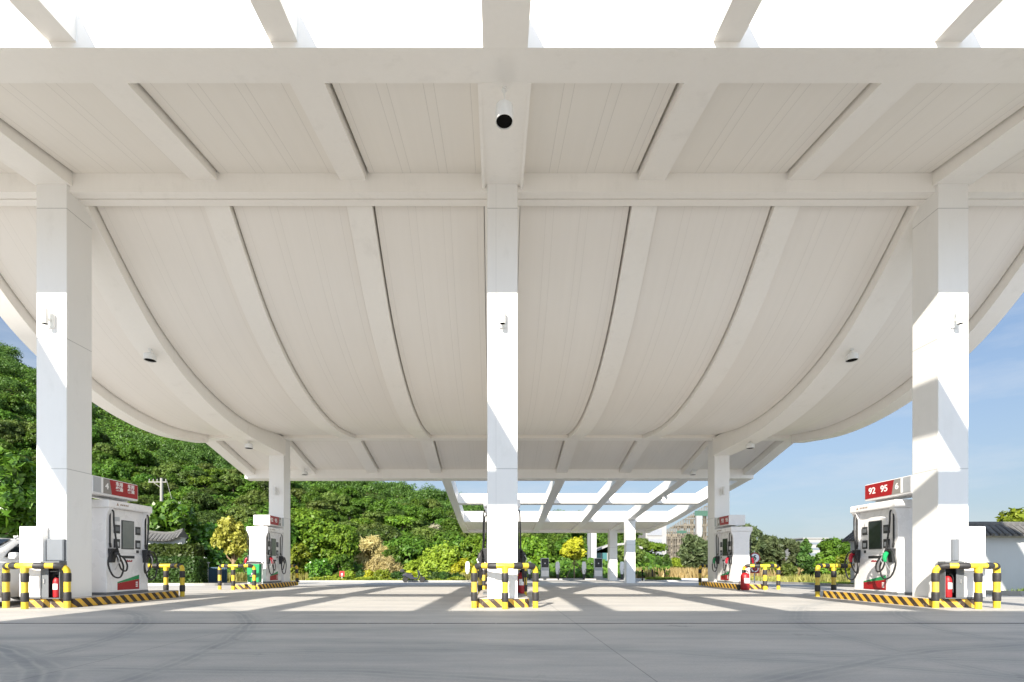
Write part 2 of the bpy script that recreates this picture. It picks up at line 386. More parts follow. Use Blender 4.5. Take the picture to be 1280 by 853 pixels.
# side road beyond the right hand verge
rd=MB()
rp=[(20.4,33,37.5),(28,31,36),(45,28,33),(80,22,27)]
for a,b in zip(rp[:-1],rp[1:]): rd.face([(a[0],a[1],gz(a[1])-.012),(b[0],b[1],gz(b[1])-.012),(b[0],b[2],gz(b[2])-.012),(a[0],a[2],gz(a[2])-.012)])
structure(rd.build('side_road',M['concrete']))
def kerb(pts,h=.13,w=.16):
    k=MB(); P=[]
    for i in range(len(pts)-1):                      # subdivide long runs
        a,b=Vector(pts[i]),Vector(pts[i+1]); n=max(1,int((b-a).length/1.0))
        for q in range(n): P.append(a.lerp(b,q/n))
    P.append(Vector(pts[-1])); ring=[]
    for i,p in enumerate(P):
        t=(P[min(i+1,len(P)-1)]-P[max(i-1,0)]).normalized(); nn=Vector((-t.y,t.x)); z=gz(p.y)
        q=p+nn*w
        ring.append([(p.x,p.y,z-.1),(p.x,p.y,z+h-.02),(p.x+nn.x*.02,p.y+nn.y*.02,z+h),(q.x,q.y,z+h),(q.x,q.y,z-.1)])
    k.loft(ring); structure(k.build('kerb',M['kerb']))
def arc(cx,cy,r,a0,a1,n=7): return [(cx+r*math.cos(math.radians(a0+(a1-a0)*i/(n-1))),cy+r*math.sin(math.radians(a0+(a1-a0)*i/(n-1)))) for i in range(n)]
def rev(l): return list(reversed(l))
kerb(rev([(-70,25)]+[(-16.4,25)]+arc(-16.0,26.6,1.6,-90,0)+[(-15.3,36)]+[(-15.6,38)]+[(-3.2,38)]+arc(-3.2,39.2,1.2,-90,0,5)+[(-2.2,44.6),(20.4,44.6)]))
kerb(rev([(20.2,40)]+[(19.6,34),(18.6,29),(17,25),(15.8,22),(15.45,18)]+arc(16.9,16.0,1.5,180,270,6)+[(70,14.5)]))

# ------------------------------------------------------------------ canopy
X0=.14; KP=3.267; YM=16.25
NA=interp([(-12,7.5),(-4.8,8.22),(0,8.44),(3,8.52),(7.33,8.76),(8.0,8.89),(10.55,9.33)])
NB=interp([(10.9,9.25),(11.06,9.13),(11.5,8.72),(12,8.26),(12.5,7.83),(13,7.46),(14,6.92),(15.3,6.46),(16.9,6.17),(18.6,6.12),(20.3,6.32),(21.1,6.44)])
WB=interp([(10.9,9.1),(11.5,8.55),(12,8.08),(12.5,7.65),(13,7.26),(14,6.69),(15.3,6.21),(16.9,5.88),(18.3,5.775),(19,5.76),(21.3,5.76)])
NC=interp([(21.3,6.62),(22,6.46),(24,5.97),(25.1,5.72)])
NF=interp([(25.1,5.47),(27.7,5.18),(30.7,4.88),(36.3,4.22),(41.9,3.82)])
can=empty('station_canopy',(X0,10.9,0),'sweeping white canopy whose ceiling sags like hung cloth above the whole forecourt','canopy')
def sub(a,b,step=.28): n=max(2,int(abs(b-a)/step)+1); return lin(a,b,n)
def rib(name,xc,hw,a,b,fz,h,off=0,mat='rib',top=None,parent=can,step=.28):
    m=MB(); R=[]
    for y in sub(a,b,step):
        z=fz(y)+off; zt=(z+h) if top is None else top
        R.append([(xc-hw,y,z),(xc+hw,y,z),(xc+hw,y,zt),(xc-hw,y,zt)])
    m.loft(R); return m.build(name,M[mat],parent,smooth=True)
def ceiling(a,b,fz,x0,x1,off=.155,th=.28,mat='ceil'):
    m=MB(); R=[]
    for y in sub(a,b,.22):
        z=fz(y)+off; R.append([(x0,y,z),(x1,y,z),(x1,y,z+th),(x0,y,z+th)])
    m.loft(R); return m.build('ceiling',M[mat],can,smooth=True)
def bays(a,b,fz,mat,gap,hww,off=.155):
    """lining between neighbouring ribs, with an open shadow gap along the side of each rib that faces the middle"""
    for k in range(-4,4):
        l=X0+KP*k; r=X0+KP*(k+1); hl=hww if k%3==0 else .287; hr=hww if (k+1)%3==0 else .287
        x0=l+hl if k>-4 else XL+.54; x1=r-hr if k<3 else XR-.54
        if k>=0: x0+=.022; x1-=gap
        else: x0+=gap; x1-=.022
        ceiling(a,b,fz,x0,x1,off,mat=mat)
XL,XR=X0-13.2,X0+13.25
ceiling(-10.5,-5.0,NA,XL+.2,XR-.2); bays(7.9,10.7,NA,'ceil',.06,.39); bays(10.8,21.2,NB,'ceilsag',.042,.40); bays(21.3,25.3,NC,'ceilsag',.05,.30,.19)
ceiling(36.6,41.75,NF,X0-2.9,XR-.2)
def cross(name,a,b,zb,zt,x0=XL+.01,x1=XR-.01,mat='rib'):
    m=MB(); zb0,zb1=(zb if isinstance(zb,tuple) else (zb,zb))
    m.loft([[(x0,a,zb0),(x0,b,zb1),(x0,b,zt),(x0,a,zt)],[(x1,a,zb0),(x1,b,zb1),(x1,b,zt),(x1,a,zt)]])
    return m.build(name,M[mat],can)
# main beams across the columns: stepped soffit with a groove
cross('crossbeam',10.57,10.76,9.075,9.75); cross('crossbeam',10.79,10.98,9.075,9.70); cross('crossbeam',10.74,10.81,9.13,9.66,mat='rib')
cross('crossbeam',21.02,21.46,6.455,7.0)
cross('fascia',7.33,8.0,(NA(7.33),NA(8.0)),9.72)
cross('fascia',25.1,25.62,(5.44,5.40),6.25)
cross('crossbeam',.25,.7,(NA(.25),NA(.7)),NA(.25)+.52); cross('fascia',-5.4,-4.8,(NA(-5.4),NA(-4.8)),NA(-5)+.6); cross('fascia',-11,-10.45,7.55,8.2)
PX0=X0-2.99
cross('crossbeam',30.7,31.2,(NF(30.7),NF(31.2)),NF(30.7)+.62,PX0+.02,XR-.02); cross('crossbeam',36.3,36.8,(NF(36.3),NF(36.8)),NF(36.3)+.78,PX0+.02,XR-.02); cross('fascia',41.6,42.1,(NF(41.6)-.05,NF(42.1)-.05),4.6,PX0+.02,XR-.02)
for k in range(-3,4):
    xc=X0+KP*k; wide=(k%3==0)
    hw=.36 if wide else .287
    if wide:
        rib('rib',xc,.39,7.99,10.58,lambda y: NA(y)-.004-.126*(y-8)/2.55,.5)
        rib('rib',xc,.40,10.97,21.28 if k else 21.0,WB,.75)
        rib('rib',xc,.30,21.45,25.12,NC,.5,-.08)
        if k==0:                                   # thin flanges beside the centre rib
            for s in (-1,1): rib('rib_flange',xc+s*.415,.03,7.99,10.58,lambda y: NA(y)-.01-.18*(y-8)/2.55,.3)
    else:
        rib('rib',xc,.287,7.99,10.58,NA,.4); rib('rib',xc,.287,10.97,21.03,NB,.4); rib('rib',xc,.287,21.45,25.12,NC,.4)
    # open trellis bars in front and (on one side) behind
    rib('trellis_bar',X0+3.36*k,.34 if k==0 else .21,-4.9,7.34,NA,.5,0.0 if k==0 else .09,step=1.2)
    if k>=0: rib('trellis_bar',xc,.26,25.6,41.65,NF,.6,.004,step=.8)
for s,x in ((-1,XL+.27),(1,XR-.27)):
    rib('edge_beam',x,.27,7.99,10.58,NA,.75,-.1); rib('edge_beam',x,.27,10.97,21.04,NB,.8,-.18); rib('edge_beam',x,.27,21.44,25.15,NC,.8,-.1)
    rib('edge_beam',x,.27,-10.9,7.34,NA,1.5,.003,step=1.2)
    # outer lip
rib('edge_beam',XR-.27,.27,25.6,42.05,NF,.75,-.004,step=.6); rib('edge_beam',PX0+.22,.23,25.6,42.05,NF,.75,-.004,step=.6)
# roof sheets above the ribs stop stray light
def roofsheet(a,b,fz,x0,x1):
    m=MB(); R=[]
    for y in sub(a,b,.5):
        z=fz(y)+.5; R.append([(x0,y,z),(x1,y,z),(x1,y,z+.08),(x0,y,z+.08)])
    m.loft(R); m.build('roof',M['roof'],can)
roofsheet(10.8,21.1,NB,XL+.5,XR-.5); roofsheet(7.95,10.6,NA,XL+.5,XR-.5); roofsheet(21.4,25.2,NC,XL+.5,XR-.5)
# columns are parts of the canopy
CW=.33; colX=(-9.66,.14,9.94)
def column(x,y0,y1,zb,zt,hw=CW):
    c=MB(); c.box(x-hw,x+hw,y0,y1,0,zt-zb)
    o=bpy.data.objects.new('column',None)
    o2=c.build('column',M['white'],None,bevel=.012); o2.parent=can
    o2.location=(-X0,-10.9,zb); bpy.data.objects.remove(o)
    return o2
for x in colX:
    column(x,10.5,11.16,.18,9.2 if x!=.14 else 9.21)
    column(x,21.25,21.93,.18,5.78 if x!=.14 else 6.7)
    column(x,21.4,21.92,5.7,6.8,.325) if x!=.14 else None
for x in (colX[2],):
    column(x,35.6,36.28,-.38,4.5); column(x,40.9,41.58,-.38,4.3)
column(.14,35.6,36.28,-.38,4.5)

# ------------------------------------------------------------------ pump islands, guard rails
def island(x,y0,y1,label,hw=.58,h=.2):
    r=.10; n=4; P=[]
    for cx,cy,a0 in ((x+hw-r,y0+r,-90),(x+hw-r,y1-r,0),(x-hw+r,y1-r,90),(x-hw+r,y0+r,180)):
        for i in range(n+1):
            a=math.radians(a0+90*i/n); P.append((cx+r*math.cos(a),cy+r*math.sin(a)))
    root=empty('pump_island',(x,(y0+y1)/2,0),label,'pump island','raised pump islands with hazard stripes')
    m=MB(); s=0
    for i in range(len(P)):
        a,b=P[i],P[(i+1)%len(P)]; L=math.hypot(b[0]-a[0],b[1]-a[1])
        m.face([(*a,0),(*b,0),(*b,h-.012),(*a,h-.012)],0,[(s,0),(s+L,0),(s+L,h),(s,h)]); s+=L
    m.build('striped_kerb',M['stripes'],root)
    t=MB(); t.loft([[(p[0],p[1],h-.012) for p in P],[(x+(p[0]-x)*.985,(p[1]-(y0+y1)/2)*.995+(y0+y1)/2,h) for p in P]]); t.build('paving',M['island_top'],root)
    return root
islands={}
for i,x in enumerate(colX):
    nm=('left','centre','right')[i]
    islands[i,0]=island(x,10.42,13.9,['striped pump island under the left front column and pump 4','striped pump island under the middle column','striped pump island under the right front column and pump 6'][i])
    islands[i,1]=island(x,18.6,22.08,['striped pump island at the far left column beside the green bin','striped pump island hidden behind the middle column','striped pump island at the far right column beside the big red extinguisher'][i])

def guard(x,y,front,label):
    """curved U rail of striped pipe with a post at each end and one in the middle"""
    R=.060; H=.90; root=empty('guard_rail',(x,y,0),label,'guard rail','yellow and black guard rails on the pump islands')
    sg=-1 if front else 1
    path=[]; hwid=.655; bow=.26
    def planp(u): return Vector((x+u*hwid, y+sg*bow*(1-u*u),0))
    bend=.13
    a,b=planp(-1),planp(1)
    path+= [a+Vector((0,0,z)) for z in (0,.10,.2,.3,.4,.5,.6,.7,H-bend)]
    for i in range(1,6):
        q=i/6*PI/2; u=-1+bend/hwid*(1-math.cos(q)); p=planp(u); p.z=H-bend+bend*math.sin(q); path.append(p)
    for u in lin(-1+bend/hwid,1-bend/hwid,15): p=planp(u); p.z=H; path.append(p)
    for i in range(5,0,-1):
        q=i/6*PI/2; u=1-bend/hwid*(1-math.cos(q)); p=planp(u); p.z=H-bend+bend*math.sin(q); path.append(p)
    path+= [b+Vector((0,0,z)) for z in (H-bend,.7,.6,.5,.4,.3,.2,.1,0)]
    L=[0]
    for i in range(1,len(path)): L.append(L[-1]+(path[i]-path[i-1]).length)
    T=L[-1]
    bl=[(.15,.34),(.56,.75)]; bl+= [(T-e,T-s) for s,e in bl]
    mid=T/2
    bl+= [(mid-.36,mid-.175),(mid+.175,mid+.36)] + [(mid-.66,mid-.50),(mid+.50,mid+.66)]
    def at(s):
        s=max(0,min(T,s)); i=max(k for k in range(len(L)-1) if L[k]<=s); u=(s-L[i])/max(1e-6,L[i+1]-L[i]); return path[i].lerp(path[i+1],u)
    m=MB(); m.tube(path,R,12,0)
    rail=m.build('rail',M['yellow'],root,smooth=True)
    for s,e in sorted(bl):
        q=MB(); n=6; q.tube([at(s+(e-s)*i/n) for i in range(n+1)],[R+.006]+[R+.011]*(n-1)+[R+.006],12,0)
        q.build('rubber_sleeve',M['rubber'],rail,smooth=True,world=True)
    c=planp(0); p=MB(); p.tube([c+Vector((0,0,z)) for z in (0,.2,.5,.8,H-.01)],R,12); p.tube([c+Vector((0,0,z)) for z in (H-.13,H+.0)],R+.008,12)
    post=p.build('post',M['yellow'],root,smooth=True)
    for s,e in ((.15,.34),(.56,.75)):
        q=MB(); q.tube([c+Vector((0,0,z)) for z in (s,s+.02,e-.02,e)],[R+.006,R+.011,R+.011,R+.006],12); q.build('rubber_sleeve',M['rubber'],post,smooth=True)
    for v in (a,b,c):
        f=MB(); f.lathe([(0,0.0),(.105,0.0),(.105,.012),(0,.012)],(v.x,v.y,.001),14); f.build('base_plate',M['yellow'],root,world=False)
    return root
gx=(-9.82,.19,10.05)
for i in range(3):
    w=('left','middle','right')[i]
    guard(gx[i],10.33,True,['striped guard rail in front of the left front column, beside the white car','striped guard rail wrapped round the foot of the middle column','striped guard rail in front of the right front column and white cabinet'][i])
    guard(gx[i],14.12,False,['striped guard rail behind pump 4 against the dark hedge','striped guard rail behind the middle column, nearly hidden by it','striped guard rail behind pump 6 against the dry meadow'][i])
    guard(gx[i],18.32,True,['striped guard rail around the green bin at the far left pump','striped guard rail at the front of the hidden far middle pump','striped guard rail beside the big red extinguisher at the far right pump'][i])
    guard(gx[i],22.25,False,['striped guard rail behind the far left column beside the bushes','striped guard rail behind the hidden far middle column','striped guard rail behind the far right column, before the construction site'][i])
# ------------------------------------------------------------------ fuel pumps
def pump(x,yc,label,hcols,mirror=False):
    z0=.2; root=empty('fuel_pump',(x,yc,z0),label,'fuel pump','white fuel pumps under the canopy')
    # two sided cabinet, 1.4 long (y) x .72 deep (x) x 2.28 high
    HL=.69
    b=MB()
    b.box(-.31,.31,-HL+.02,HL-.02,.06,2.10)
    for s in (-1,1):                                   # end pillars flare towards the cap
        prof=[(-.35,.06),(.35,.06),(.345,1.0),(.33,1.2),(.33,1.78),(.35,1.92),(.40,2.04),(.43,2.10),(-.43,2.10),(-.40,2.04),(-.35,1.92),(-.33,1.78),(-.33,1.2),(-.345,1.0)]
        b.prism(prof,'y',s*(HL-.14),s*HL)
    for s in (-1,1):                                   # lower apron and arch over the display
        b.prism([(s*.30,.06),(s*.352,.06),(s*.352,.88),(s*.335,.96),(s*.30,.98)],'y',-HL+.1401,HL-.1401)
        arch=[(-.36,1.80)]+[(.36*math.cos(a),1.80+.16*math.sin(a)) for a in lin(PI,0,9)][1:-1]+[(.36,1.80),(.36,1.02),(-.36,1.02)]
        m0=len(b.v); b.loft([[(s*.30,p[0],p[1]) for p in arch],[(s*.328,p[0],p[1]) for p in arch]])
    b.build('body',M['pwhite'],root,world=False,bevel=.01)
    c=MB(); c.prism([(-.43,2.101),(.43,2.101),(.44,2.13),(.44,2.26),(.42,2.285),(-.42,2.285),(-.44,2.26),(-.44,2.13)],'y',-HL-.04,HL+.04)
    cap=c.build('cap',M['pwhite'],root,world=False,bevel=.012)
    p=MB(); p.prism([(-.36,0),(.36,0),(.34,.062),(-.34,.062)],'y',-HL-.02,HL+.02); p.box(-.46,.46,-.46,.46,0,.03); p.build('plinth',M['cabinet'],root,world=False)
    for s in (-1,1):
        # viewer's right along the face: +y on the +x face, -y on the -x face
        def F(r,z,o): return (s*o, r*s, z)
        def slab(name,mat,r0,r1,za,zb,o0,o1,parent=root,bev=.006):
            q=MB(); q.loft([[F(r0,za,o0),F(r1,za,o0),F(r1,zb,o0),F(r0,zb,o0)],[F(r0,za,o1),F(r1,za,o1),F(r1,zb,o1),F(r0,zb,o1)]])
            return q.build(name,M[mat],parent,world=False,bevel=bev)
        bz=slab('display_bezel','dark',-.205,.205,1.12,1.84,.325,.345)
        slab('display','screen' if s<0 else 'lcd',-.185,.185,1.14,1.82,.344,.349,bz)
        for r in (-.345,.345):
            k=slab('keypad','dark',r-.085,r+.085,1.50,1.71,.31,.343); slab('keys','cabinet',r-.06,r+.06,1.56,1.66,.342,.347,k,.002)
            k=slab('card_reader','dark',r-.085,r+.085,1.14,1.36,.31,.343); slab('card_slot','silver' ,r-.05,r+.05,1.18,1.29,.342,.347,k,.002)
        slab('price_window','dark',-.20,.20,.885,.955,.345,.358); slab('button','dark',.29,.38,1.03,1.10,.31,.336); slab('button','dark',-.38,-.31,1.03,1.10,.31,.336)
        # red stylised mark under the price window
        lg=MB()
        for i,(dx,h) in enumerate(((-.11,.035),(-.07,.05),(-.035,.032),(.0,.045),(.04,.032),(.08,.05))):
            lg.loft([[F(dx,.80,.3525),F(dx+.032,.80,.3525),F(dx+.045,.80+h,.3525),F(dx+.013,.80+h,.3525)],[F(dx,.80,.357),F(dx+.032,.80,.357),F(dx+.045,.80+h,.357),F(dx+.013,.80+h,.357)]])
        lg.build('printed_mark',M['red'],root,world=False)
        lg=MB(); lg.prism([(-.47,2.16),(-.40,2.16),(-.435,2.235)],'x',s*.4405,s*.443) if False else lg.loft([[F(r,z,.4402) for r,z in ((-.50,2.165),(-.43,2.165),(-.465,2.235))],[F(r,z,.443) for r,z in ((-.50,2.165),(-.43,2.165),(-.465,2.235))]])
        for i in range(5): lg.loft([[F(-.38+i*.055+a,2.175+bb,.4402) for a,bb in ((0,0),(.035,0),(.042,.04),(.007,.04))],[F(-.38+i*.055+a,2.175+bb,.443) for a,bb in ((0,0),(.035,0),(.042,.04),(.007,.04))]])
        lg.build('maker_mark',M['brown'],cap,world=False)
        # decal: red block with a green wedge rising to the viewer's right
        q=MB(); q.loft([[F(r,z,.3522) for r,z in ((-.36,.10),(.36,.10),(.36,.36),(-.36,.27))],[F(r,z,.3555) for r,z in ((-.36,.10),(.36,.10),(.36,.36),(-.36,.27))]]); dc=q.build('decal',M['red'],root,world=False)
        q=MB(); q.loft([[F(r,z,.3522) for r,z in ((-.36,.272),(.36,.362),(.36,.47),(-.36,.30))],[F(r,z,.3555) for r,z in ((-.36,.272),(.36,.362),(.36,.47),(-.36,.30))]]); q.build('decal_wedge',M['green'],dc,world=False)
        q=MB()
        for zz in (.16,.21,.26): q.loft([[F(r,z,.3556) for r,z in ((.24,zz),(.31,zz),(.31,zz+.03),(.24,zz+.03))],[F(r,z,.357) for r,z in ((.24,zz),(.31,zz),(.31,zz+.03),(.24,zz+.03))]])
        q.build('decal_mark',M['lettering'],dc,world=False)
        # notice sticker
        slab('notice','silver',-.42,-.26,1.80,1.90,.31,.334) if s>0 else None
        for i,e in enumerate((-1,1)):
            col=hcols[0 if s*e*(-1 if mirror else 1)<0 else 1]
            r0=e*.56
            # holster, nozzle
            q=MB(); q.loft([[F(r0-.075,.78,.34),F(r0+.075,.78,.34),F(r0+.085,1.12,.34),F(r0-.085,1.12,.34)],[F(r0-.06,.78,.41),F(r0+.06,.78,.41),F(r0+.085,1.12,.46),F(r0-.085,1.12,.46)]])
            hol=q.build('nozzle_holster',M['dark'],root,world=False,bevel=.012)
            q=MB(); q.tube([F(r0-.02,1.02,.47),F(r0-.01,.98,.52),F(r0,.88,.55),F(r0+.01,.80,.54)],[.045,.055,.045,.03],8); 
            noz=q.build('nozzle',M[col],root,world=False,smooth=True)
            q=MB(); q.tube([F(r0,.80,.54),F(r0+.01,.70,.50),F(r0+.01,.60,.44)],.014,6); q.tube([F(r0-.05,.96,.55),F(r0-.06,.86,.60),F(r0-.03,.76,.57)],.01,6); q.build('spout',M['steel'],noz,world=False,smooth=True)
            # hose: down the mast, one loop, back up to the nozzle
            def hose(P,name='hose'):
                P=[Vector(F(*q)) for q in P]; out=[]
                for j in range(len(P)-1):
                    p0=P[max(j-1,0)];p1=P[j];p2=P[j+1];p3=P[min(j+2,len(P)-1)]
                    for u in (0,.2,.4,.6,.8):
                        out.append(.5*((2*p1)+(p2-p0)*u+(2*p0-5*p1+4*p2-p3)*u*u+(3*p1-p0-3*p2+p3)*u**3))
                out.append(P[-1]); mm=MB(); mm.tube(out,.019,8); return mm.build(name,M['hose'],root,world=False,smooth=True)
            d=rnd.uniform(-.06,.06)
            hose([(r0+e*.02,2.06,.37),(r0+e*.02,2.0,.43),(r0+e*.02,1.75,.44),(r0-e*.03,1.35,.45),(r0-e*.08,1.0,.47),(r0-e*.20,.68,.50),(r0-e*.08,.41+d,.52),(r0+e*.15,.45+d,.52),(r0+e*.27,.76,.50),(r0+e*.16,1.04,.49),(r0-e*.04,1.06,.50),(r0-.02,1.0,.49)])
            hose([(r0-.02,.98,.50),(r0-e*.16,.90,.53),(r0-e*.27,.72,.54),(r0-e*.23,.56+d,.54),(r0-e*.08,.62,.54),(r0,.80,.535)],'hose_tail')
            q=MB(); q.tube([F(r0+e*.03,2.07,.355),F(r0+e*.03,1.25,.355)],.018,6); q.tube([F(r0+e*.03,1.25,.355),F(r0+e*.03,1.14,.37)],.026,6); q.build('hose_mast',M['hose'],root,world=False,smooth=True)
    return root
PD=12.24
pump(-9.66,PD,'white fuel pump with black nozzles behind the left front column under sign 4',('rubber','rubber'))
pump(.14,PD,'white fuel pump standing hidden behind the middle front column',('rubber','rubber'))
pump(9.94,PD,'white fuel pump with red and green nozzles beside the right front column',('redp','greenp'),True)
pump(-9.66,2*YM-PD,'smaller looking white fuel pump at the far left column, behind the green bin',('redp','rubber'))
pump(.14,2*YM-PD,'white fuel pump hidden behind the middle columns at the back',('redp','greenp'))
pump(9.94,2*YM-PD,'white fuel pump at the far right column behind the big red extinguisher',('greenp','redp'),True)

# ------------------------------------------------------------------ price signs on the columns
def price_sign(x,far,label,txt,num):
    ya,yb=(11.16,12.58) if not far else (2*YM-12.58,21.25)
    yc=(ya+yb)/2; L=yb-ya; root=empty('price_sign',(x,yc,2.58),label,'price sign','red price signs bracketed to the columns')
    h=MB(); h.prism([(-.33,0),(.33,0),(.34,.05),(.34,.37),(.33,.42),(-.33,.42),(-.34,.37),(-.34,.05)],'y',-L/2,L/2); h.build('housing',M['pwhite'],root,world=False,bevel=.008)
    a=MB(); a.box(-.06,.06,-L/2-.0,L/2+.0,-.03,-.001); a.build('bracket',M['steel'],root,world=False)
    inner=-1 if not far else 1          # side along y where the column is
    for s in (-1,1):
        # face coordinate: q runs from the column (0) to the free end (L)
        def P(q,z,o): return (s*o,(-L/2+q)*(1 if not far else -1),z)
        def quad(name,mat,pts,o0=.3402,o1=.345):
            m=MB(); m.loft([[P(q,z,o0) for q,z in pts],[P(q,z,o1) for q,z in pts]]); return m.build(name,M[mat],root,world=False)
        quad('grey_panel','silver',((.02,.045),(.30,.045),(.30,.40),(.02,.40))); quad('white_strip','lettering',((.24,.05),(.30,.05),(.30,.395),(.24,.395)),.3452,.347)
        quad('number_panel','taupe',((.302,.045),(.56,.045),(.49,.40),(.302,.40)))
        red=quad('red_panel','red',((.565,.045),(L-.02,.045),(L-.02,.40),(.495,.40)))
        # lettering reads left to right for the viewer of this face
        ydir=1 if s>0 else -1
        def T(body,q,z,size,sp=1.0,bold=.006):
            y=(-L/2+q)*(1 if not far else -1)
            R=Matrix(((0,0,s,s*.3475),(ydir,0,0,y),(0,1,0,z),(0,0,0,1)))
            text_mesh('lettering',body,size,R,M['lettering'],root,.002,bold=bold,spacing=sp)
        qa,qb=.79,1.17
        if s<0: qa,qb=qb,qa
        if far: qa,qb=qb,qa
        T(txt[0],qa,.225 if len(txt[0])<3 else .222+.04,.225 if len(txt[0])<3 else .115,1.0,.004 if len(txt[0])<3 else .003)
        T(txt[1],qb,.225 if len(txt[1])<3 else .222+.04,.225 if len(txt[1])<3 else .115,1.0,.004 if len(txt[1])<3 else .003)
        T(num,.41,.22,.20)
    return root
cn='车用\n柴油'
price_sign(-9.66,False,'red sign with white Chinese lettering and number 4 over the left front pump',(cn,cn),'4')
price_sign(9.94,False,'red sign reading 92 95 and number 6 over the right front pump',('92','95'),'6')
price_sign(-9.66,True,'small dull red sign on the far left column over the pump by the green bin',('92','95'),'3')
price_sign(9.94,True,'small dull red sign on the far right column over the distant pump',('92','95'),'5')

# ------------------------------------------------------------------ lamps
def pendant(x,y,ztop,drop,label,r=.155,hh=.21):
    root=empty('pendant_lamp',(x,y,ztop),label,'ceiling lamp','white drum lamps hanging from the canopy ribs')
    m=MB(); m.tube([(0,0,.12),(0,0,-drop)],.014,8); m.lathe([(0,.0),(.05,.0),(.05,-.025),(0,-.025)],(0,0,0),14); m.build('rod',M['lightwhite'],root,world=False,smooth=True)
    h=MB(); h.lathe([(.02,-drop+.02),(.05,-drop+.01),(r*.75,-drop-.03),(r*.98,-drop-.06),(r,-drop-.085),(r,-drop-hh),(r*.93,-drop-hh),(r*.90,-drop-hh+.03),(0,-drop-hh+.03)],(0,0,0),24)
    hd=h.build('drum',M['lightwhite'],root,world=False,smooth=True)
    l=MB(); l.lathe([(0,-drop-hh+.022),(r*.89,-drop-hh+.022),(r*.89,-drop-hh+.015),(0,-drop-hh+.015)],(0,0,0),20); l.build('lens',M['black'],hd,world=False)
pendant(.14,8.1,NA(8.1)-.01,.26,'large white drum lamp hanging in front of the middle column near the fascia',.15,.30)
for sx,nm in ((-1,'left'),(1,'right')):
    x=X0+3*KP*sx
    pendant(x,13.5,WB(13.5),.10,'white drum lamp on the sagging rib near the %s front column'%nm)
    pendant(x,18.9,WB(18.9),.06,'small drum lamp on the low rib just before the far %s column'%nm)
    pendant(x,24.4,NC(24.4)-.08,.10,'small drum lamp under the back edge past the far %s column'%nm)
pendant(X0+3*KP,28.4,NF(28.4),.10,'drum lamp under the open trellis behind the far right column')
def wall_lamp(x,y,z,label):
    root=empty('wall_lamp',(x,y,z),label,'wall lamp','white cylinder lamps on the columns')
    b=MB(); b.prism([(-.075,-.16),(.075,-.16),(.085,-.14),(.085,.14),(.075,.16),(-.075,.16),(-.085,.14),(-.085,-.14)],'y',-.03,-.001); b.tube([(0,-.03,0),(0,-.1,0)],.03,10); b.build('back_plate',M['lightwhite'],root,world=False)
    c=MB(); c.lathe([(.03,-.14),(.058,-.14),(.062,-.16),(.062,.17),(.058,.175),(.03,.175)],(0,-.16,.02),18); cy=c.build('cylinder',M['lightwhite'],root,world=False,smooth=True)
    l=MB(); l.lathe([(0,-.135),(.05,-.135),(.05,-.146),(0,-.146)],(0,-.16,.02),16); l.build('lens',M['black'],cy,world=False)
for i,x in enumerate(colX):
    wall_lamp(x,10.5,6.22,'white cylinder lamp high on the front of the %s front column'%('left','middle','right')[i])
    if i!=1: wall_lamp(x,21.25,4.15,'tiny cylinder lamp on the far %s column above the price sign'%('left','','right')[i])

# ------------------------------------------------------------------ cabinets, extinguishers
def hex_panel(x0,x1,y0,y1,z0,z1,mat,root,name,bev=.012,world=True):
    m=MB(); m.box(x0,x1,y0,y1,z0,z1); return m.build(name,M[mat],root,world=world,bevel=bev)
def tall_cabinet(x0,x1,label):
    xc=(x0+x1)/2; root=empty('service_cabinet',(xc,10.36,.2),label,'cabinet','white service cabinets at the front columns')
    hw=(x1-x0)/2
    m=MB(); m.box(-hw,hw,-.0,.13,.03,1.545); m.build('casing',M['white'],root,world=False,bevel=.01)
    d=MB(); d.box(-hw+.03,hw-.03,-.012,-.0005,.06,1.51); dr=d.build('door',M['pwhite'],root,world=False,bevel=.004)
    k=MB(); k.box(-hw+.05,-hw+.075,-.03,-.0125,.72,.86); k.build('handle',M['steel'],dr,world=False)
    p=MB(); p.box(-hw+.01,hw-.01,.005,.125,0,.0295); p.build('plinth',M['cabinet'],root,world=False)
tall_cabinet(-10.22,-9.72,'tall white service cabinet at the foot of the left front column')
tall_cabinet(9.99,10.50,'tall white service cabinet at the foot of the right front column')
def fire_box(xc,side,label):
    """grey steel box: closed panel on the cabinet side, open niche on the other"""
    root=empty('fire_cabinet',(xc,10.30,.2),label,'fire cabinet','grey open fire cabinets on the islands'); w=.2
    m=MB(); t=.012
    m.box(-w,w,.155,.17,0,.80); m.box(-w,-w+t,-.0,.155,0,.80); m.box(w-t,w,-.0,.155,0,.80); m.box(-w+t,w-t,-.0,.155,.77,.80); m.box(-w+t,w-t,-.0,.155,0,.015)
    m.build('casing',M['cabinet'],root,world=False)
    b=MB(); b.box(-w+t+.001,w-t-.001,.14,.154,.016,.769); b.build('lining',M['cabdark'],root,world=False)
    xa,xb=(-w,-w+.17) if side<0 else (w-.17,w)
    p=MB(); p.box(xa+.002,xb,-.012,-.001,.02,.66); dd=p.build('door',M['cabinet'],root,world=False,bevel=.003)
    q=MB(); q.box((xa+xb)/2-.012,(xa+xb)/2+.012,-.03,-.0125,.33,.42); q.build('handle',M['steel'],dd,world=False)
    p=MB(); p.box(-w+.002,w-.002,-.012,-.001,.675,.798); p.build('header_panel',M['cabinet'],root,world=False,bevel=.003)
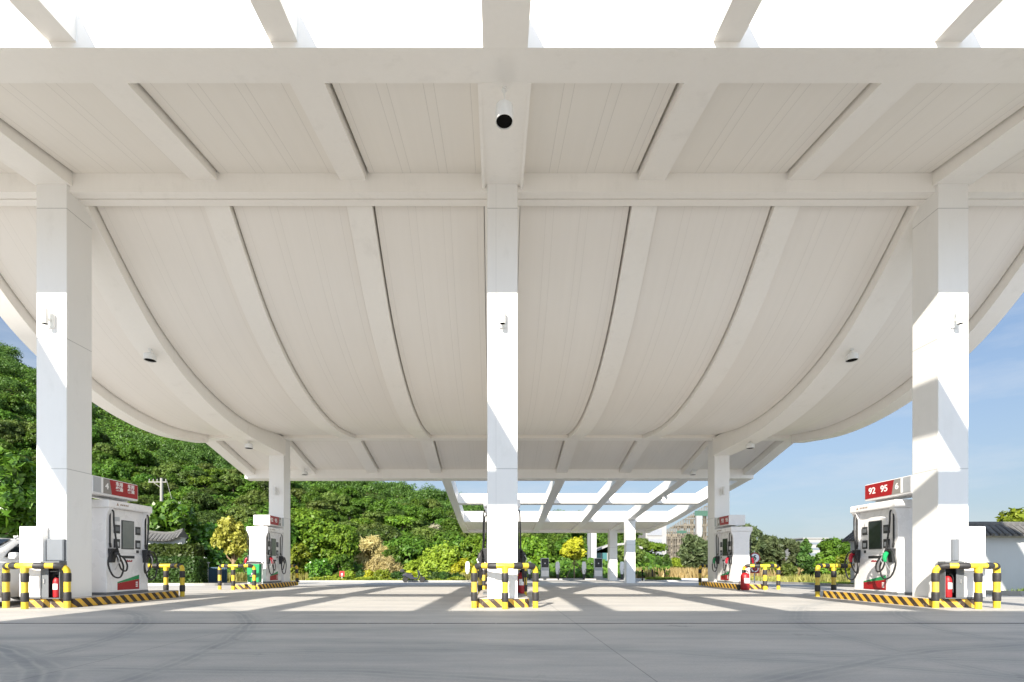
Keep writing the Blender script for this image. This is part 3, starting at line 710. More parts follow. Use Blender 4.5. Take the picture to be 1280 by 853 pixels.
def extinguisher(x,y,z,s,label,group='small fire extinguishers on the islands',wheels=False,fat=1.0):
    root=empty('fire_extinguisher',(x,y,z),label,'extinguisher',group)
    m=MB(); m.lathe([(0,.015),(.07,.012),(.078,.04),(.078,.40),(.06,.46),(.03,.49),(.0,.49)],(0,0,0),18); [None for _ in ()]
    m.xform(Matrix.Diagonal((s*fat,s*fat,s,1))); body=m.build('cylinder',M['red'],root,world=False,smooth=True)
    l=MB(); aa=lin(-2.2,-.75,7); l.loft([[(r_*math.cos(q_),r_*math.sin(q_),z_) for r_,z_ in ((.0784,.2),(.0796,.2),(.0796,.34),(.0784,.34))] for q_ in aa]); l.xform(Matrix.Diagonal((s*fat,s*fat,s,1))); l.build('label_plate',M['lettering'],body,world=False,smooth=True)
    h=MB(); h.tube([(0,0,.48),(0,0,.545)],.024,8); h.box(-.012,.012,-.10,.04,.545,.56); h.box(-.012,.012,-.095,.0,.515,.525); h.xform(Matrix.Scale(s,4)); h.build('valve',M['black'],root,world=False)
    t=MB(); t.tube([(0.02,0,.52),(.07,-.02,.53),(.10,-.03,.45),(.10,-.03,.25),(.09,-.03,.12)],[.011,.011,.011,.011,.018],8); t.xform(Matrix.Scale(s,4)); t.build('hose',M['hose'],root,world=False,smooth=True)
    if wheels:
        for e in (-1,1):
            w=MB(); w.lathe([(.05,-.02),(.11,-.02),(.11,.02),(.05,.02)],(0,0,0),16); w.xform(Matrix.Translation((e*.17,.12,.11))@Matrix.Rotation(PI/2,4,'Y')); w.build('wheel',M['tyre'],root,world=False,smooth=True)
        f=MB(); f.tube([(-.15,.12,.11),(-.15,.14,.80),(-.12,.16,.86),(.12,.16,.86),(.15,.14,.80),(.15,.12,.11)],.014,8); f.tube([(-.16,.12,.11),(.16,.12,.11)],.016,8); f.build('trolley',M['red'],root,world=False,smooth=True)
    return root
fire_box(-9.50,-1,'grey fire cabinet with an extinguisher at the left front column'); fire_box(9.77,1,'grey fire cabinet with an extinguisher at the right front column')
extinguisher(-9.42,10.37,.216,.88,'fire extinguisher inside the grey cabinet at the left front column')
extinguisher(9.69,10.37,.216,.95,'bright red fire extinguisher in the grey cabinet at the right front column')
extinguisher(.62,12.0,.2,1.1,'dark red fire extinguisher behind the middle column')
extinguisher(9.16,17.78,0,1.32,'large wheeled red extinguisher on the ground at the far right pump','',True,1.5)
def grey_box(x0,x1,y0,y1,label):  # shallow blue-grey box with a lid, set on the column front
    root=empty('grey_box',((x0+x1)/2,(y0+y1)/2,1.01),label,'switch box','pale grey boxes on the front columns'); hw=(x1-x0)/2; hd=(y1-y0)/2
    m=MB(); m.box(-hw,hw,-hd,hd-.002,0,.47); m.build('casing',M['gbox'],root,world=False,bevel=.008)
    d=MB(); d.box(-hw+.015,hw-.015,-hd-.008,-hd-.0005,.015,.455); d.build('lid',M['gbox'],root,world=False,bevel=.003)
M['gbox']=simple('pale_blue_grey_enamel',(.15,.165,.185),.55)
grey_box(-9.70,-9.335,10.43,10.5,'pale grey box low on the left front column above the fire cabinet'); grey_box(9.87,10.2,10.43,10.5,'pale grey box low on the right front column above the fire cabinet')
# green bin at the far left pump
root=empty('waste_bin',(-9.42,18.9,.2),'green bin with white frame beside the far left pump','bin')
b=MB(); b.prism([(-.22,.06),(.22,.06),(.25,.78),(-.25,.78)],'y',-.17,.17); b.build('bin_body',M['green'],root,world=False,bevel=.02)
b=MB(); b.prism([(-.27,.785),(.27,.785),(.25,.85),(.10,.88),(-.10,.88),(-.25,.85)],'y',-.2,.2); b.build('lid',M['dark'],root,world=False,bevel=.01)
b=MB()
for e in (-1,1): b.box(e*.275-.02,e*.275+.02,-.02,.02,0,.88)
b.box(-.29,.29,-.02,.02,.02,.055); b.build('frame',M['lettering'],root,world=False)
b=MB(); b.box(-.12,.12,-.176,-.1705,.28,.33); b.box(-.06,.06,-.176,-.1705,.34,.42); b.build('printed_mark',M['lettering'],root,world=False)

# ------------------------------------------------------------------ white car
root=empty('parked_car',(-11.72,9.15,0),'white car with roof rails beside the left pump island, cut by the picture edge','car')
def car_body():
    # stations along y: (y, half width, z of sill, bonnet/belt z, upper half width)
    st=[(0.0,.70,.32,.62),(.06,.80,.26,.72),(.35,.88,.22,.88),(1.0,.90,.20,1.00),(1.35,.91,.2,1.04),(2.4,.92,.2,1.06),(3.6,.91,.2,1.08),(4.2,.88,.24,1.04),(4.45,.82,.30,.92),(4.5,.74,.4,.8)]
    m=MB(); R=[]
    for y,w,a,b in st:
        R.append([(-w*.9,y,a),(w*.9,y,a),(w,y,a+.12),(w*1.0,y,(a+b)/2),(w*.97,y,b-.08),(w*.88,y,b),(-w*.88,y,b),(-w*.97,y,b-.08),(-w,y,(a+b)/2),(-w,y,a+.12)])
    m.loft(R); return m
bd=car_body().build('body',M['car'],root,world=False,smooth=True)
cb=MB(); R=[]
for y,w,z in ((1.15,.80,1.0),(1.55,.74,1.30),(1.95,.68,1.50),(2.4,.66,1.545),(3.3,.65,1.54),(3.9,.66,1.46),(4.3,.72,1.06)):
    R.append([(-.80,y,.98),(.80,y,.98),(w+.02,y,z-.09 if z>1.1 else .99),(w-.08,y,z),(-w+.08,y,z),(-w-.02,y,z-.09 if z>1.1 else .99)])
cb.loft(R); cb.build('cabin',M['car'],root,world=False,smooth=True)
for e in (-1,1):
    w=MB()
    def side(y,z):  # inclined side glass plane
        return (e*(.812-.12*(z-1.06)/.40),y,z)
    for poly in (((1.60,1.10),(2.42,1.10),(2.42,1.44),(2.02,1.42),(1.74,1.24)),((2.50,1.10),(3.35,1.10),(3.30,1.44),(2.50,1.445)),((3.42,1.10),(3.92,1.12),(3.72,1.40),(3.38,1.44))):
        w.loft([[tuple(a-b for a,b in zip(side(*p),(e*.03,0,0))) for p in poly],[tuple(a+b for a,b in zip(side(*p),(e*.012,0,0))) for p in poly]])
    w.build('side_window',M['glass'],root,world=False)
    mi=MB(); mi.loft([[(e*(.93+dx),1.62+dy*.4,1.12+dz) for dx,dz in ((-.04,-.06),(.12,-.07),(.15,0),(.12,.08),(-.02,.07))] for dy in (-.15,.15)]); mi.build('mirror',M['car'],root,world=False,smooth=True,bevel=.02)
    hl=MB(); hl.loft([[(e*x,y,z) for x,y,z in ((.50,.055,.66),(.78,.15,.68),(.84,.42,.80),(.60,.10,.76))],[(e*x*1.02,y-.02,z+.01) for x,y,z in ((.50,.055,.66),(.78,.15,.68),(.84,.42,.80),(.60,.10,.76))]]); hl.build('headlight',M['window'],root,world=False)
    rr=MB(); rr.tube([(e*.60,2.0,1.52),(e*.60,2.1,1.575),(e*.60,3.5,1.585),(e*.60,3.65,1.52)],.016,8); rr.build('roof_rail',M['steel'],root,world=False,smooth=True)
    for y in (.88,3.62):
        wh=MB(); wh.lathe([(.19,-.1),(.30,-.105),(.325,-.08),(.325,.08),(.30,.105),(.19,.1)],(0,0,0),24); wh.xform(Matrix.Translation((e*.83,y,.325))@Matrix.Rotation(PI/2,4,'Y')); wo=wh.build('wheel',M['tyre'],root,world=False,smooth=True)
        wh=MB(); wh.lathe([(0,.07),(.06,.08),(.19,.06),(.20,.09),(.20,-.09),(0,-.09)],(0,0,0),20); wh.xform(Matrix.Translation((e*.84,y,.325))@Matrix.Rotation(e*PI/2,4,'Y')); wh.build('rim',M['chrome'],wo,world=False,smooth=True)
ws=MB(); ws.loft([[(-.74,1.16,1.02),(.74,1.16,1.02),(.66,1.62,1.34),(.60,1.93,1.485),(-.60,1.93,1.485),(-.66,1.62,1.34)],[(-.74,1.13,1.045),(.74,1.13,1.045),(.66,1.59,1.365),(.60,1.91,1.515),(-.60,1.91,1.515),(-.66,1.59,1.365)]]); ws.build('windscreen',M['glass'],root,world=False)
gr=MB(); gr.box(-.42,.42,-.02,.02,.40,.60); gr.build('grille',M['dark'],root,world=False)

# ------------------------------------------------------------------ scooter by the kerb
zs=gz(37.2); root=empty('scooter',(-6.35,37.2,zs),'dark motor scooter parked by the planted kerb','scooter'); root.rotation_euler=(0,0,.12)
for x in (-.62,.66):
    w=MB(); w.lathe([(.10,-.05),(.19,-.06),(.225,-.03),(.225,.03),(.19,.06),(.10,.05)],(0,0,0),20); w.xform(Matrix.Translation((x,0,.225))@Matrix.Rotation(PI/2,4,'X')); wo=w.build('wheel',M['tyre'],root,world=False,smooth=True)
    w=MB(); w.lathe([(0,-.04),(.105,-.04),(.105,.04),(0,.04)],(0,0,0),14); w.xform(Matrix.Translation((x,0,.225))@Matrix.Rotation(PI/2,4,'X')); w.build('rim',M['chrome'],wo,world=False)
b=MB(); b.prism([(-.86,.46),(-.80,.66),(-.50,.70),(-.08,.62),(.02,.40),(.30,.34),(.34,.24),(-.20,.22),(-.40,.34),(-.66,.46)],'y',-.15,.15); b.build('body',M['scooter'],root,world=False,bevel=.05)
b=MB(); b.prism([(.28,.30),(.36,.28),(.46,.60),(.36,.98),(.28,.98),(.36,.60)],'y',-.19,.19); b.build('leg_shield',M['scooter'],root,world=False,bevel=.04)
b=MB(); b.prism([(-.74,.68),(-.55,.76),(-.10,.72),(-.04,.64),(-.5,.70)],'y',-.14,.14); b.build('seat',M['rubber'],root,world=False,bevel=.03)
b=MB(); b.tube([(.30,0,.95),(.28,0,1.02)],.03,8); b.tube([(.22,-.34,1.02),(.29,0,1.03),(.22,.34,1.02)],.018,8)
for e in (-1,1): b.tube([(.28,e*.22,1.02),(.30,e*.26,1.20)],.007,6); b.lathe([(0,0),(.06,.01),(.06,.03),(0,.03)],(.30,e*.26,1.20),10)
b.build('handlebar',M['black'],root,world=False)
b=MB(); b.tube([(.66,0,.225),(.40,0,.80)],.035,8); b.prism([(.42,.38),(.60,.48),(.86,.40),(.84,.34),(.6,.44)],'y',-.07,.07); b.build('front_fork',M['scooter'],root,world=False)
b=MB(); b.box(-1.0,-.70,-.18,.18,.80,1.02); b.box(-.86,-.6,-.1,.1,.74,.80); b.build('luggage_box',M['dark'],root,world=False,bevel=.03)
b=MB(); b.lathe([(0,0),(.07,0),(.07,.03),(0,.05)],(0,0,0),14); b.xform(Matrix.Translation((.42,0,.82))@Matrix.Rotation(PI/2,4,'Y')); b.build('headlight',M['chrome'],root,world=False)
for e in (-1,):
    b=MB(); b.tube([(-.1,e*.1,.22),(-.02,e*.24,.02)],.014,6); b.build('stand',M['black'],root,world=False)

# ------------------------------------------------------------------ charging posts
def charger(x,y,label):
    z=gz(y); root=empty('charging_cabinet',(x,y,z),label,'charger','tall car chargers beyond the trellis')
    b=MB(); b.box(-.36,.36,-.22,.22,.30,1.98); b.build('casing',M['pwhite'],root,world=False,bevel=.02)
    b=MB(); b.box(-.33,.33,-.228,-.2205,1.12,1.94); p=b.build('dark_panel',M['dark'],root,world=False,bevel=.003)
    b=MB(); b.lathe([(0,0),(.06,0),(.06,.004),(0,.004)],(0,0,0),14); b.xform(Matrix.Translation((0,-.2285,1.5))@Matrix.Rotation(PI/2,4,'X')); b.build('logo',M['lettering'],p,world=False)
    b=MB(); b.box(-.33,.33,-.228,-.2205,.84,1.08); b.build('vent_panel',M['silver'],root,world=False)
    b=MB(); b.box(-.40,.40,-.3,.3,0,.2985); b.build('plinth',M['kerb'],root,world=False)
    for e in (-1,1):
        c=MB(); c.tube([(e*.37,-.1,1.1),(e*.46,-.12,.8),(e*.48,-.12,.45),(e*.42,-.12,.40),(e*.40,-.12,.9)],.02,6); c.build('cable',M['hose'],root,world=False,smooth=True)
def slim(x,y,label):
    z=gz(y); root=empty('charging_post',(x,y,z),label,'charging post','slim curved charging posts beyond the trellis')
    b=MB(); R=[]
    for zz,w,d in ((.0,.10,.10),(.5,.11,.10),(.75,.17,.09),(1.1,.21,.08),(1.5,.18,.07),(1.66,.12,.05)): R.append([(-w,-d,zz),(w,-d,zz),(w,d,zz),(-w,d,zz)])
    b.loft(R[:2]); b.build('stem',M['dark'],root,world=False); c=MB(); c.loft(R[1:]); c.build('head',M['pwhite'],root,world=False,smooth=True,bevel=.02)
    c=MB(); c.tube([(.12,-.1,1.0),(.24,-.14,.7),(.2,-.14,.35),(.10,-.12,.5),(.06,-.1,.85)],.018,6); c.build('cable',M['hose'],root,world=False,smooth=True)
YC=44.4
def xp(px,D): return (px-620)*D/604
charger(xp(681,YC),YC,'tall charger with a black screen left of the yellow tree'); charger(xp(747.5,YC),YC,'tall charger with a black screen right of the yellow tree'); charger(xp(603.5,YC),YC,'tall charger glimpsed just left of the middle column')
slim(xp(697,YC),YC,'slim white charging post just left of the yellow tree'); slim(xp(730,YC),YC,'slim white charging post just right of the yellow tree'); slim(xp(584.5,YC),YC,'slim white charging post left of the middle column by the bushes'); slim(xp(777.5,YC),YC,'slim white charging post between the two rear trellis columns'); slim(xp(662,YC),YC,'slim charging post close to the right edge of the middle column')
# wheel stops in the charging bays
for i,px in enumerate((672,690,706,738,756)):
    o=MB(); x=xp(px,43.6); z=gz(43.6); o.prism([(-.09,0),(.09,0),(.05,.11),(-.05,.11)],'x',-.5,.5); o.xform(Matrix.Translation((x,43.6,z))@Matrix.Rotation(0,4,'Z'))
    tag(o.build('wheel_stop',M['kerb'],None),'low pale wheel stop on the ground in a charging bay','wheel stop','wheel stops in the charging bays')
# bollards
for i,px in enumerate((803,815.5,831)):
    D=41.2+i*.2; z=gz(D); o=MB(); o.lathe([(0,0),(.06,0),(.06,.86),(.075,.87),(.075,.93),(.03,.96),(0,.96)],(xp(px,D),D,z),14)
    tag(o.build('bollard',M['black'],None,smooth=True),['black bollard nearest the white trellis column, left of the round grass bed','middle black bollard by the round grass bed','black bollard standing in the round grass bed right of the other two'][i],'bollard','black bollards by the charging bays')
# road sign pair
D=30.5; x=xp(943,D); z=gz(D); root=empty('road_sign',(x,D,z),'round speed sign above a red square plate on a grey post in the verge','road sign')
p=MB(); p.tube([(0,0,0),(0,0,2.1)],.03,10); p.build('post',M['steel'],root,world=False)
def disc(r,zc,y0,y1,mat,name,parent): 
    q=MB(); q.lathe([(0,0),(r,0),(r,y0-y1),(0,y0-y1)],(0,0,0),28); q.xform(Matrix.Translation((0,y1,zc))@Matrix.Rotation(-PI/2,4,'X')); return q.build(name,M[mat],parent,world=False)
pl=disc(.34,1.66,-.05,-.062,'red','round_plate',root); disc(.27,1.66,-.0625,-.067,'lettering','face',pl)
R=Matrix(((1,0,0,0),(0,0,-1,-.068),(0,1,0,1.66),(0,0,0,1)))
text_mesh('lettering','5',.40,R,M['black'],pl,.002,bold=.01)
q=MB(); q.box(-.30,.30,-.062,-.05,.70,1.28); sp_=q.build('square_plate',M['red'],root,world=False,bevel=.004)
disc(.23,.99,-.0625,-.067,'lettering','ring',sp_); disc(.17,.99,-.0672,-.071,'red','ring_centre',sp_)
# small red notice by the kerb bushes
D=38.6; root=empty('notice_board',(xp(427.5,D),D,gz(D)),'small red notice with a white mark among the kerb bushes','notice board')
q=MB(); q.box(-.21,.21,-.02,.02,.42,.86); pn=q.build('panel',M['red'],root,world=False,bevel=.004); q=MB(); q.box(-.06,.06,-.026,-.021,.52,.68); q.build('printed_mark',M['lettering'],pn,world=False)
q=MB(); q.box(-.03,.03,-.015,.015,0,.42); q.build('post',M['steel'],root,world=False)
# ------------------------------------------------------------------ vegetation
NP=np.random.default_rng(11)
def leaf_mesh(name,P,N,size,mat,flat=.5,seed=1,aspect=1.7):
    """one folded leaf (two triangles) at each point P, facing roughly N"""
    g=np.random.default_rng(seed); n=len(P)
    N=N+g.normal(0,flat,(n,3)); N/=np.linalg.norm(N,axis=1)[:,None]+1e-9
    A=g.normal(0,1,(n,3)); A-=N*(A*N).sum(1)[:,None]; A/=np.linalg.norm(A,axis=1)[:,None]+1e-9
    B=np.cross(N,A); sz=size*g.uniform(.65,1.3,(n,1))
    L=A*sz*.5*aspect; W=B*sz*.5
    dro=N*sz*.14
    V=np.stack([P-L-dro,P+W,P+L-dro,P-W],1).reshape(-1,3).astype(np.float32)
    me=bpy.data.meshes.new(name); me.vertices.add(4*n); me.vertices.foreach_set('co',V.ravel())
    idx=np.arange(4*n,dtype=np.int32); me.loops.add(4*n); me.loops.foreach_set('vertex_index',idx)
    me.polygons.add(n); me.polygons.foreach_set('loop_start',np.arange(0,4*n,4,dtype=np.int32)); me.polygons.foreach_set('loop_total',np.full(n,4,dtype=np.int32))
    at=me.attributes.new('tint','FLOAT','FACE'); at.data.foreach_set('value',g.uniform(0,1,n).astype(np.float32))
    me.materials.append(mat); me.update(calc_edges=True); return me
def lobes_points(lobes,n,seed,fill=.18,flatten=1.0):
    """points near the skin of several overlapping ellipsoid clumps"""
    g=np.random.default_rng(seed); w=np.array([l[3]*l[3] for l in lobes]); w/=w.sum(); k=g.choice(len(lobes),n,p=w)
    L=np.array(lobes); d=g.normal(0,1,(n,3)); d[:,2]=np.where(d[:,2]<-.35,-d[:,2]*.6,d[:,2]); d/=np.linalg.norm(d,axis=1)[:,None]
    r=np.where(g.uniform(0,1,n)<fill,g.uniform(.3,.8,n),g.uniform(.78,1.08,n)); bump=1+.16*np.sin(d[:,0]*7+k)+.12*np.cos(d[:,1]*9+2*k)
    P=L[k,:3]+d*(r*bump*L[k,3])[:,None]*np.array([1,1,flatten])
    return P,d*np.array([1,1,1])+np.array([0,0,.25])
def make_lobes(R,H,n,seed,zc,rr=(.34,.52),shape='round'):
    g=random.Random(seed); out=[]
    for i in range(n):
        a=2*PI*(i*.618+g.random()*.25); u=(i+.5)/n
        if shape=='round': z=zc+H*(u-.5)*.8; rad=R*.66*math.sqrt(max(.05,1-(2*u-1)**2))*g.uniform(.7,1.1); lr=R*g.uniform(*rr)
        elif shape=='flat': z=zc+H*(g.random()-.4)*.5; rad=R*.72*math.sqrt(g.random()); lr=R*g.uniform(*rr)
        elif shape=='cone': z=zc+H*(u-.5); rad=R*.7*(1-u)**.8*g.uniform(.6,1.1); lr=R*(.16+.34*(1-u))*g.uniform(.8,1.2)
        out.append((rad*math.cos(a),rad*math.sin(a),z,lr))
    return out
def trunk_mesh(name,h,r,lobes,mat,seed,lean=0.06):
    g=random.Random(seed); m=MB(); lx,ly=g.uniform(-lean,lean)*h,g.uniform(-lean,lean)*h
    def pt(t): return (lx*t*t,ly*t*t,-.15+(h+.15)*t)
    m.tube([pt(t) for t in (0,.1,.3,.6,1)],[r*1.35,r*1.05,r*.9,r*.75,r*.5],8)
    for i,l in enumerate(sorted(lobes,key=lambda q:-q[3])[:7]):
        s=pt(.55+.4*g.random()); e=(l[0]*.9,l[1]*.9,l[2]); mid=((s[0]+e[0])/2,(s[1]+e[1])/2,(s[2]+e[2])/2-.1*h*g.random())
        m.tube([s,mid,e],[r*.42,r*.3,r*.12],6)
    me=bpy.data.meshes.new(name); me.from_pydata(m.v,[],m.f); me.materials.append(mat); return me
def plant(name,loc,label,cat,R,H,zc,th,nl,leaves,size,leafmat,seed,shape='round',group=None,tr=.14,rr=(.34,.52),flat=.5,fill=.18,bark='bark',aspect=1.7,flatten=1.0,crown='crown'):
    lo=make_lobes(R,H,nl,seed,zc,rr,shape); P,N=lobes_points(lo,leaves,seed,fill,flatten)
    keep=P[:,2]>.03; P,N=P[keep],N[keep]
    root=empty(name,loc,label,cat,group)
    c=bpy.data.objects.new(crown,leaf_mesh(crown,P,N,size,M[leafmat],flat,seed,aspect)); COL.objects.link(c); c.parent=root
    t=bpy.data.objects.new('trunk' if cat=='tree' else 'stem',trunk_mesh('trunk',th,tr,lo,M[bark],seed)); COL.objects.link(t); t.parent=root
    return root
M['lf_hill']=mat_leaf('hill_leaves',(.034,.092,.010),(.150,.26,.026)); M['lf_far']=mat_leaf('ridge_leaves',(.036,.085,.014),(.135,.23,.04)); M['lf_hill2']=mat_leaf('olive_leaves',(.055,.095,.018),(.20,.26,.05)); M['lf_bright']=mat_leaf('bright_leaves',(.055,.135,.010),(.22,.32,.028))
M['lf_broad']=mat_leaf('broad_leaves',(.025,.095,.008),(.17,.30,.03),.3,.35,spec=.6); M['lf_dark']=mat_leaf('dark_leaves',(.028,.06,.011),(.11,.16,.028)); M['lf_yellow']=mat_leaf('yellow_leaves',(.30,.34,.012),(.66,.66,.05),.4)
M['lf_pale']=mat_leaf('pale_yellow_leaves',(.27,.30,.035),(.62,.62,.12),.35); M['lf_casu']=mat_leaf('needle_sprays',(.045,.075,.03),(.15,.18,.075)); M['lf_conifer']=mat_leaf('conifer_sprays',(.03,.09,.018),(.13,.21,.045))
M['lf_lime']=mat_leaf('lime_leaves',(.12,.19,.012),(.33,.39,.04)); M['lf_hedge']=mat_leaf('hedge_leaves',(.018,.05,.009),(.07,.125,.022)); M['lf_dry']=mat_leaf('dry_leaves',(.30,.24,.09),(.60,.50,.24)); M['lf_grey']=mat_leaf('grey_twigs',(.26,.24,.15),(.46,.42,.30))

# hill behind the station ------------------------------------------------
HT=interp([(-3,.75),(-1.6,.62),(-1.03,.448),(-.83,.343),(-.6,.258),(-.4,.20),(-.23,.168),(-.1,.138),(.02,.100),(.2,.092),(.28,.062),(.36,.02),(.5,.004),(.8,0)])
def hillh(x,y):
    if y<46: return gz(y)-.03
    u=x/y; t=max(0,HT(u)); s=min(1,max(0,(y-46)/100)); s=s*s*(3-2*s)*.55+s*.45
    h=y*t*s if y<146 else (146*t)*(1+.12*math.sin((y-146)*.01))
    return gz(y)-.03+h+.5*math.sin(x*.13)*math.sin(y*.11)*s*t*6
hm=MB(); ny,nx=40,90; Yv=[46+ (260-46)*(i/(ny-1))**1.3 for i in range(ny)]; 
V=[];Fc=[]
for i,y in enumerate(Yv):
    for j in range(nx):
        u=-2.4+3.1*j/(nx-1); V.append((u*y,y,hillh(u*y,y)+.02))
for i in range(ny-1):
    for j in range(nx-1): a=i*nx+j; Fc.append((a,a+1,a+nx+1,a+nx))
hm.add(V,Fc); structure(hm.build('hillside',M['hill'],None,smooth=True))

protos=[]
HG='trees covering the wooded hillside'; HL='leafy round crowned tree among many alike on the wooded hillside'
for i,(mt,R,H,shape) in enumerate((('lf_hill',2.6,2.9,'flat'),('lf_hill',3.0,3.2,'round'),('lf_hill2',2.5,3.0,'flat'),('lf_hill',2.3,3.4,'round'),('lf_bright',2.5,2.6,'flat'),('lf_dark',2.8,3.4,'round'),('lf_hill2',2.8,3.0,'round'))):
    protos.append(plant('hillside_tree',(0,0,0),HL,'tree',R,H,3.3,2.8,20,9500,.175,mt,100+i,shape,HG,.13,(.24,.38),.42,.14))
rr=random.Random(5); cand=[]
spots=[]
N_H=292
u_rng=(-1.16,.33); tries=0
while len(spots)<N_H and tries<60000:
    tries+=1
    u=rr.uniform(*u_rng); v=rr.random(); y=53+(116-53)*v**.9; x=u*y
    if HT(u)<.03: continue
    if u>.15 and y<66: continue
    if y<70 and -.30<u<.1 and y<62: continue
    z=hillh(x,y); sy=707.5-604*(z+3-.9)/y; sx=620+u*604
    d=min(((sx-a)**2+((sy-b)*1.5)**2 for a,b,_,_,_ in spots),default=1e9)
    mind=(11 if y>90 else 14)*(1 if tries<30000 else .6)
    if d<mind*mind: continue
    spots.append((sx,sy,x,y,z))
spots.sort(key=lambda q:q[3])
for i,(sx,sy,x,y,z) in enumerate(spots):
    pr=protos[rr.choices(range(7),(5,5,3,4,3,3,3))[0]] if y<110 else protos[rr.choices(range(7),(5,3,4,3,2,3,4))[0]]
    o=pr if 'used' not in pr else copy_tree(pr)
    pr['used']=1; s=rr.uniform(.62,1.08)*(1.0+.003*(y-60))
    o.location=(x,y,z-.5*s); o.scale=(s*rr.uniform(1.0,1.3),s*rr.uniform(1.0,1.3),s*rr.uniform(.8,1.05)); o.rotation_euler=(0,0,rr.uniform(0,2*PI))
for p in protos:
    if 'used' in p: del p['used']
for o in bpy.data.objects:
    if 'used' in o: del o['used']
# the wood beyond them, up to the ridge, reads as one mass
fw=random.Random(9); FP=[];FN=[]
for i in range(760):
    u=fw.uniform(-1.2,.3) if i<600 else fw.uniform(-2.1,-1.15); y=fw.uniform(112,172) if i<600 else fw.uniform(58,165); x=u*y
    if HT(u)<.03: continue
    z=hillh(x,y)+fw.uniform(.8,2.2); R_=fw.uniform(1.5,2.7)
    lo=[(x+fw.gauss(0,R_*.5),y+fw.gauss(0,R_*.5),z+fw.uniform(-.3,.9),R_*fw.uniform(.45,.75)) for _ in range(5)]
    p_,n_=lobes_points(lo,520,300+i,.1); FP.append(p_); FN.append(n_)
fo=bpy.data.objects.new('far_woodland',leaf_mesh('far_woodland',np.concatenate(FP),np.concatenate(FN),.26,M['lf_far'],.45,19)); COL.objects.link(fo); tag(fo,'far wooded ridge of small merging crowns above the nearer hillside trees','woodland',None,'stuff')
# undergrowth between the trees: nobody could count it
g=np.random.default_rng(3); n=130000
u=g.uniform(-1.2,.36,n); yy=48+(158-48)*g.uniform(0,1,n)**.8; pts=[]; 
for a,b in zip(u,yy):
    if HT(a)<.02: continue
    x=a*b; pts.append((x,b,hillh(x,b)))
P=np.array(pts); hgt=(np.sin(P[:,0]*.35+1)*np.sin(P[:,1]*.3)+1)*.7; P[:,2]+=hgt*g.uniform(.2,1.25,len(P))+.1
uo=bpy.data.objects.new('undergrowth',leaf_mesh('undergrowth',P,np.tile([0,-.5,.8],(len(P),1)),  .40,M['lf_hill'],.6,4)); COL.objects.link(uo); tag(uo,'dense green undergrowth filling the gaps between the hillside trees','undergrowth',None,'stuff')

# single trees and shrubs in front of the hill ----------------------------
def at(px,D,z=None): return (xp(px,D),D,gz(D)-.02 if z is None else z)
def tree(px,D,top,Rpx,label,mt,seed,leaves=5200,size=.26,shape='round',base=.35,name='leafy_tree',cat='tree',nl=12,**kw):
    k=D/604; H=(707.5-top)*k+.9-gz(D); R=Rpx*k; low=H*base
    return plant(name,at(px,D),label,cat,R,(H-low)*.82,(H+low)/2-.04*H,max(.3,low+.25*(H-low)),nl,leaves,size,mt,seed,shape,**kw)
tree(2,25,552,44,'glossy broad leaved tree rising over the tiled wall at the left picture edge','lf_broad',21,9000,.30,base=.3,nl=16,flat=.7,fill=.25,aspect=1.9)
tree(206,31,618,36,'dark broad leaved tree behind the upswept end of the tiled wall','lf_broad',22,7000,.26,base=.1,nl=14,flat=.7)
tree(258,33,648,26,'bushy green tree between the tiled wall and the yellow tree','lf_broad',23,4800,.2,base=.1)
tree(291,29.5,642,20,'pale yellow leaved tree left of the far left pump','lf_pale',24,4200,.15,base=.35,nl=13,flat=.7,bark='stake')
tree(335,44,640,40,'dark green tree behind the far left fuel pump','lf_hill',25,6000,.26,base=.1)
tree(392,47,638,34,'tall round bushy tree just right of the far left column','lf_bright',26,8000,.22,base=.06,nl=18)
tree(425,46,648,22,'light green bushy tree with a bare lower side right of the far left column','lf_bright',27,6000,.2,base=.1,nl=14)
tree(372,43,676,18,'bright leafy shrub close behind the far left guard rail','lf_lime',28,4000,.16,base=.02,name='leafy_shrub',cat='shrub')
tree(400,41.5,700,18,'low broad shrub at the kerb right of the far left column','lf_broad',29,3500,.14,base=.0,name='leafy_shrub',cat='shrub')
tree(425,43,690,15,'small dark shrub behind the red notice','lf_hill',30,3200,.15,base=.0,name='leafy_shrub',cat='shrub')
tree(463,53,668,22,'brown dried reedy shrub left of the scooter, up the slope','lf_dry',31,6000,.11,'round',.0,name='dry_shrub',cat='shrub',flat=1.1,aspect=7,fill=.5)
tree(489,50,678,14,'dark green shrub beside the dried reeds','lf_hill',32,3500,.2,base=.02,name='leafy_shrub',cat='shrub')
tree(480,47,700,22,'straw coloured low shrub just behind the scooter','lf_dry',33,5000,.09,base=0,name='dry_shrub',cat='shrub',flat=1.1,aspect=7,fill=.5)
tree(503,58,668,28,'broad dark green tree in the dip above the scooter','lf_hill',34,6000,.26,'flat',.2,nl=12)
tree(550,47,684,27,'large lime green bush right of the scooter','lf_lime',35,7000,.19,base=.0,name='lime_bush',cat='bush',nl=14)
tree(577,46,697,14,'yellow green bush beside the left slim charging post','lf_yellow',36,3000,.15,base=.0,name='lime_bush',cat='bush')
tree(521,50,700,18,'pale green bush between the scooter and the large lime bush','lf_lime',37,3600,.18,base=.0,name='lime_bush',cat='bush')
tree(560,60,668,26,'green tree under the left edge of the open trellis','lf_hill',38,5500,.26,'flat',.15)
tree(595,58,664,20,'light green tree just left of the middle column','lf_bright',39,5000,.24,base=.1)
tree(470,62,655,20,'yellowish green tree up the slope above the dried reeds','lf_bright',40,5000,.26,'flat',.1)
tree(541,75,646,16,'greyish bare twigged tree near the top of the slope','lf_grey',41,3000,.26,base=.1,flat=.9,aspect=3,fill=.5)
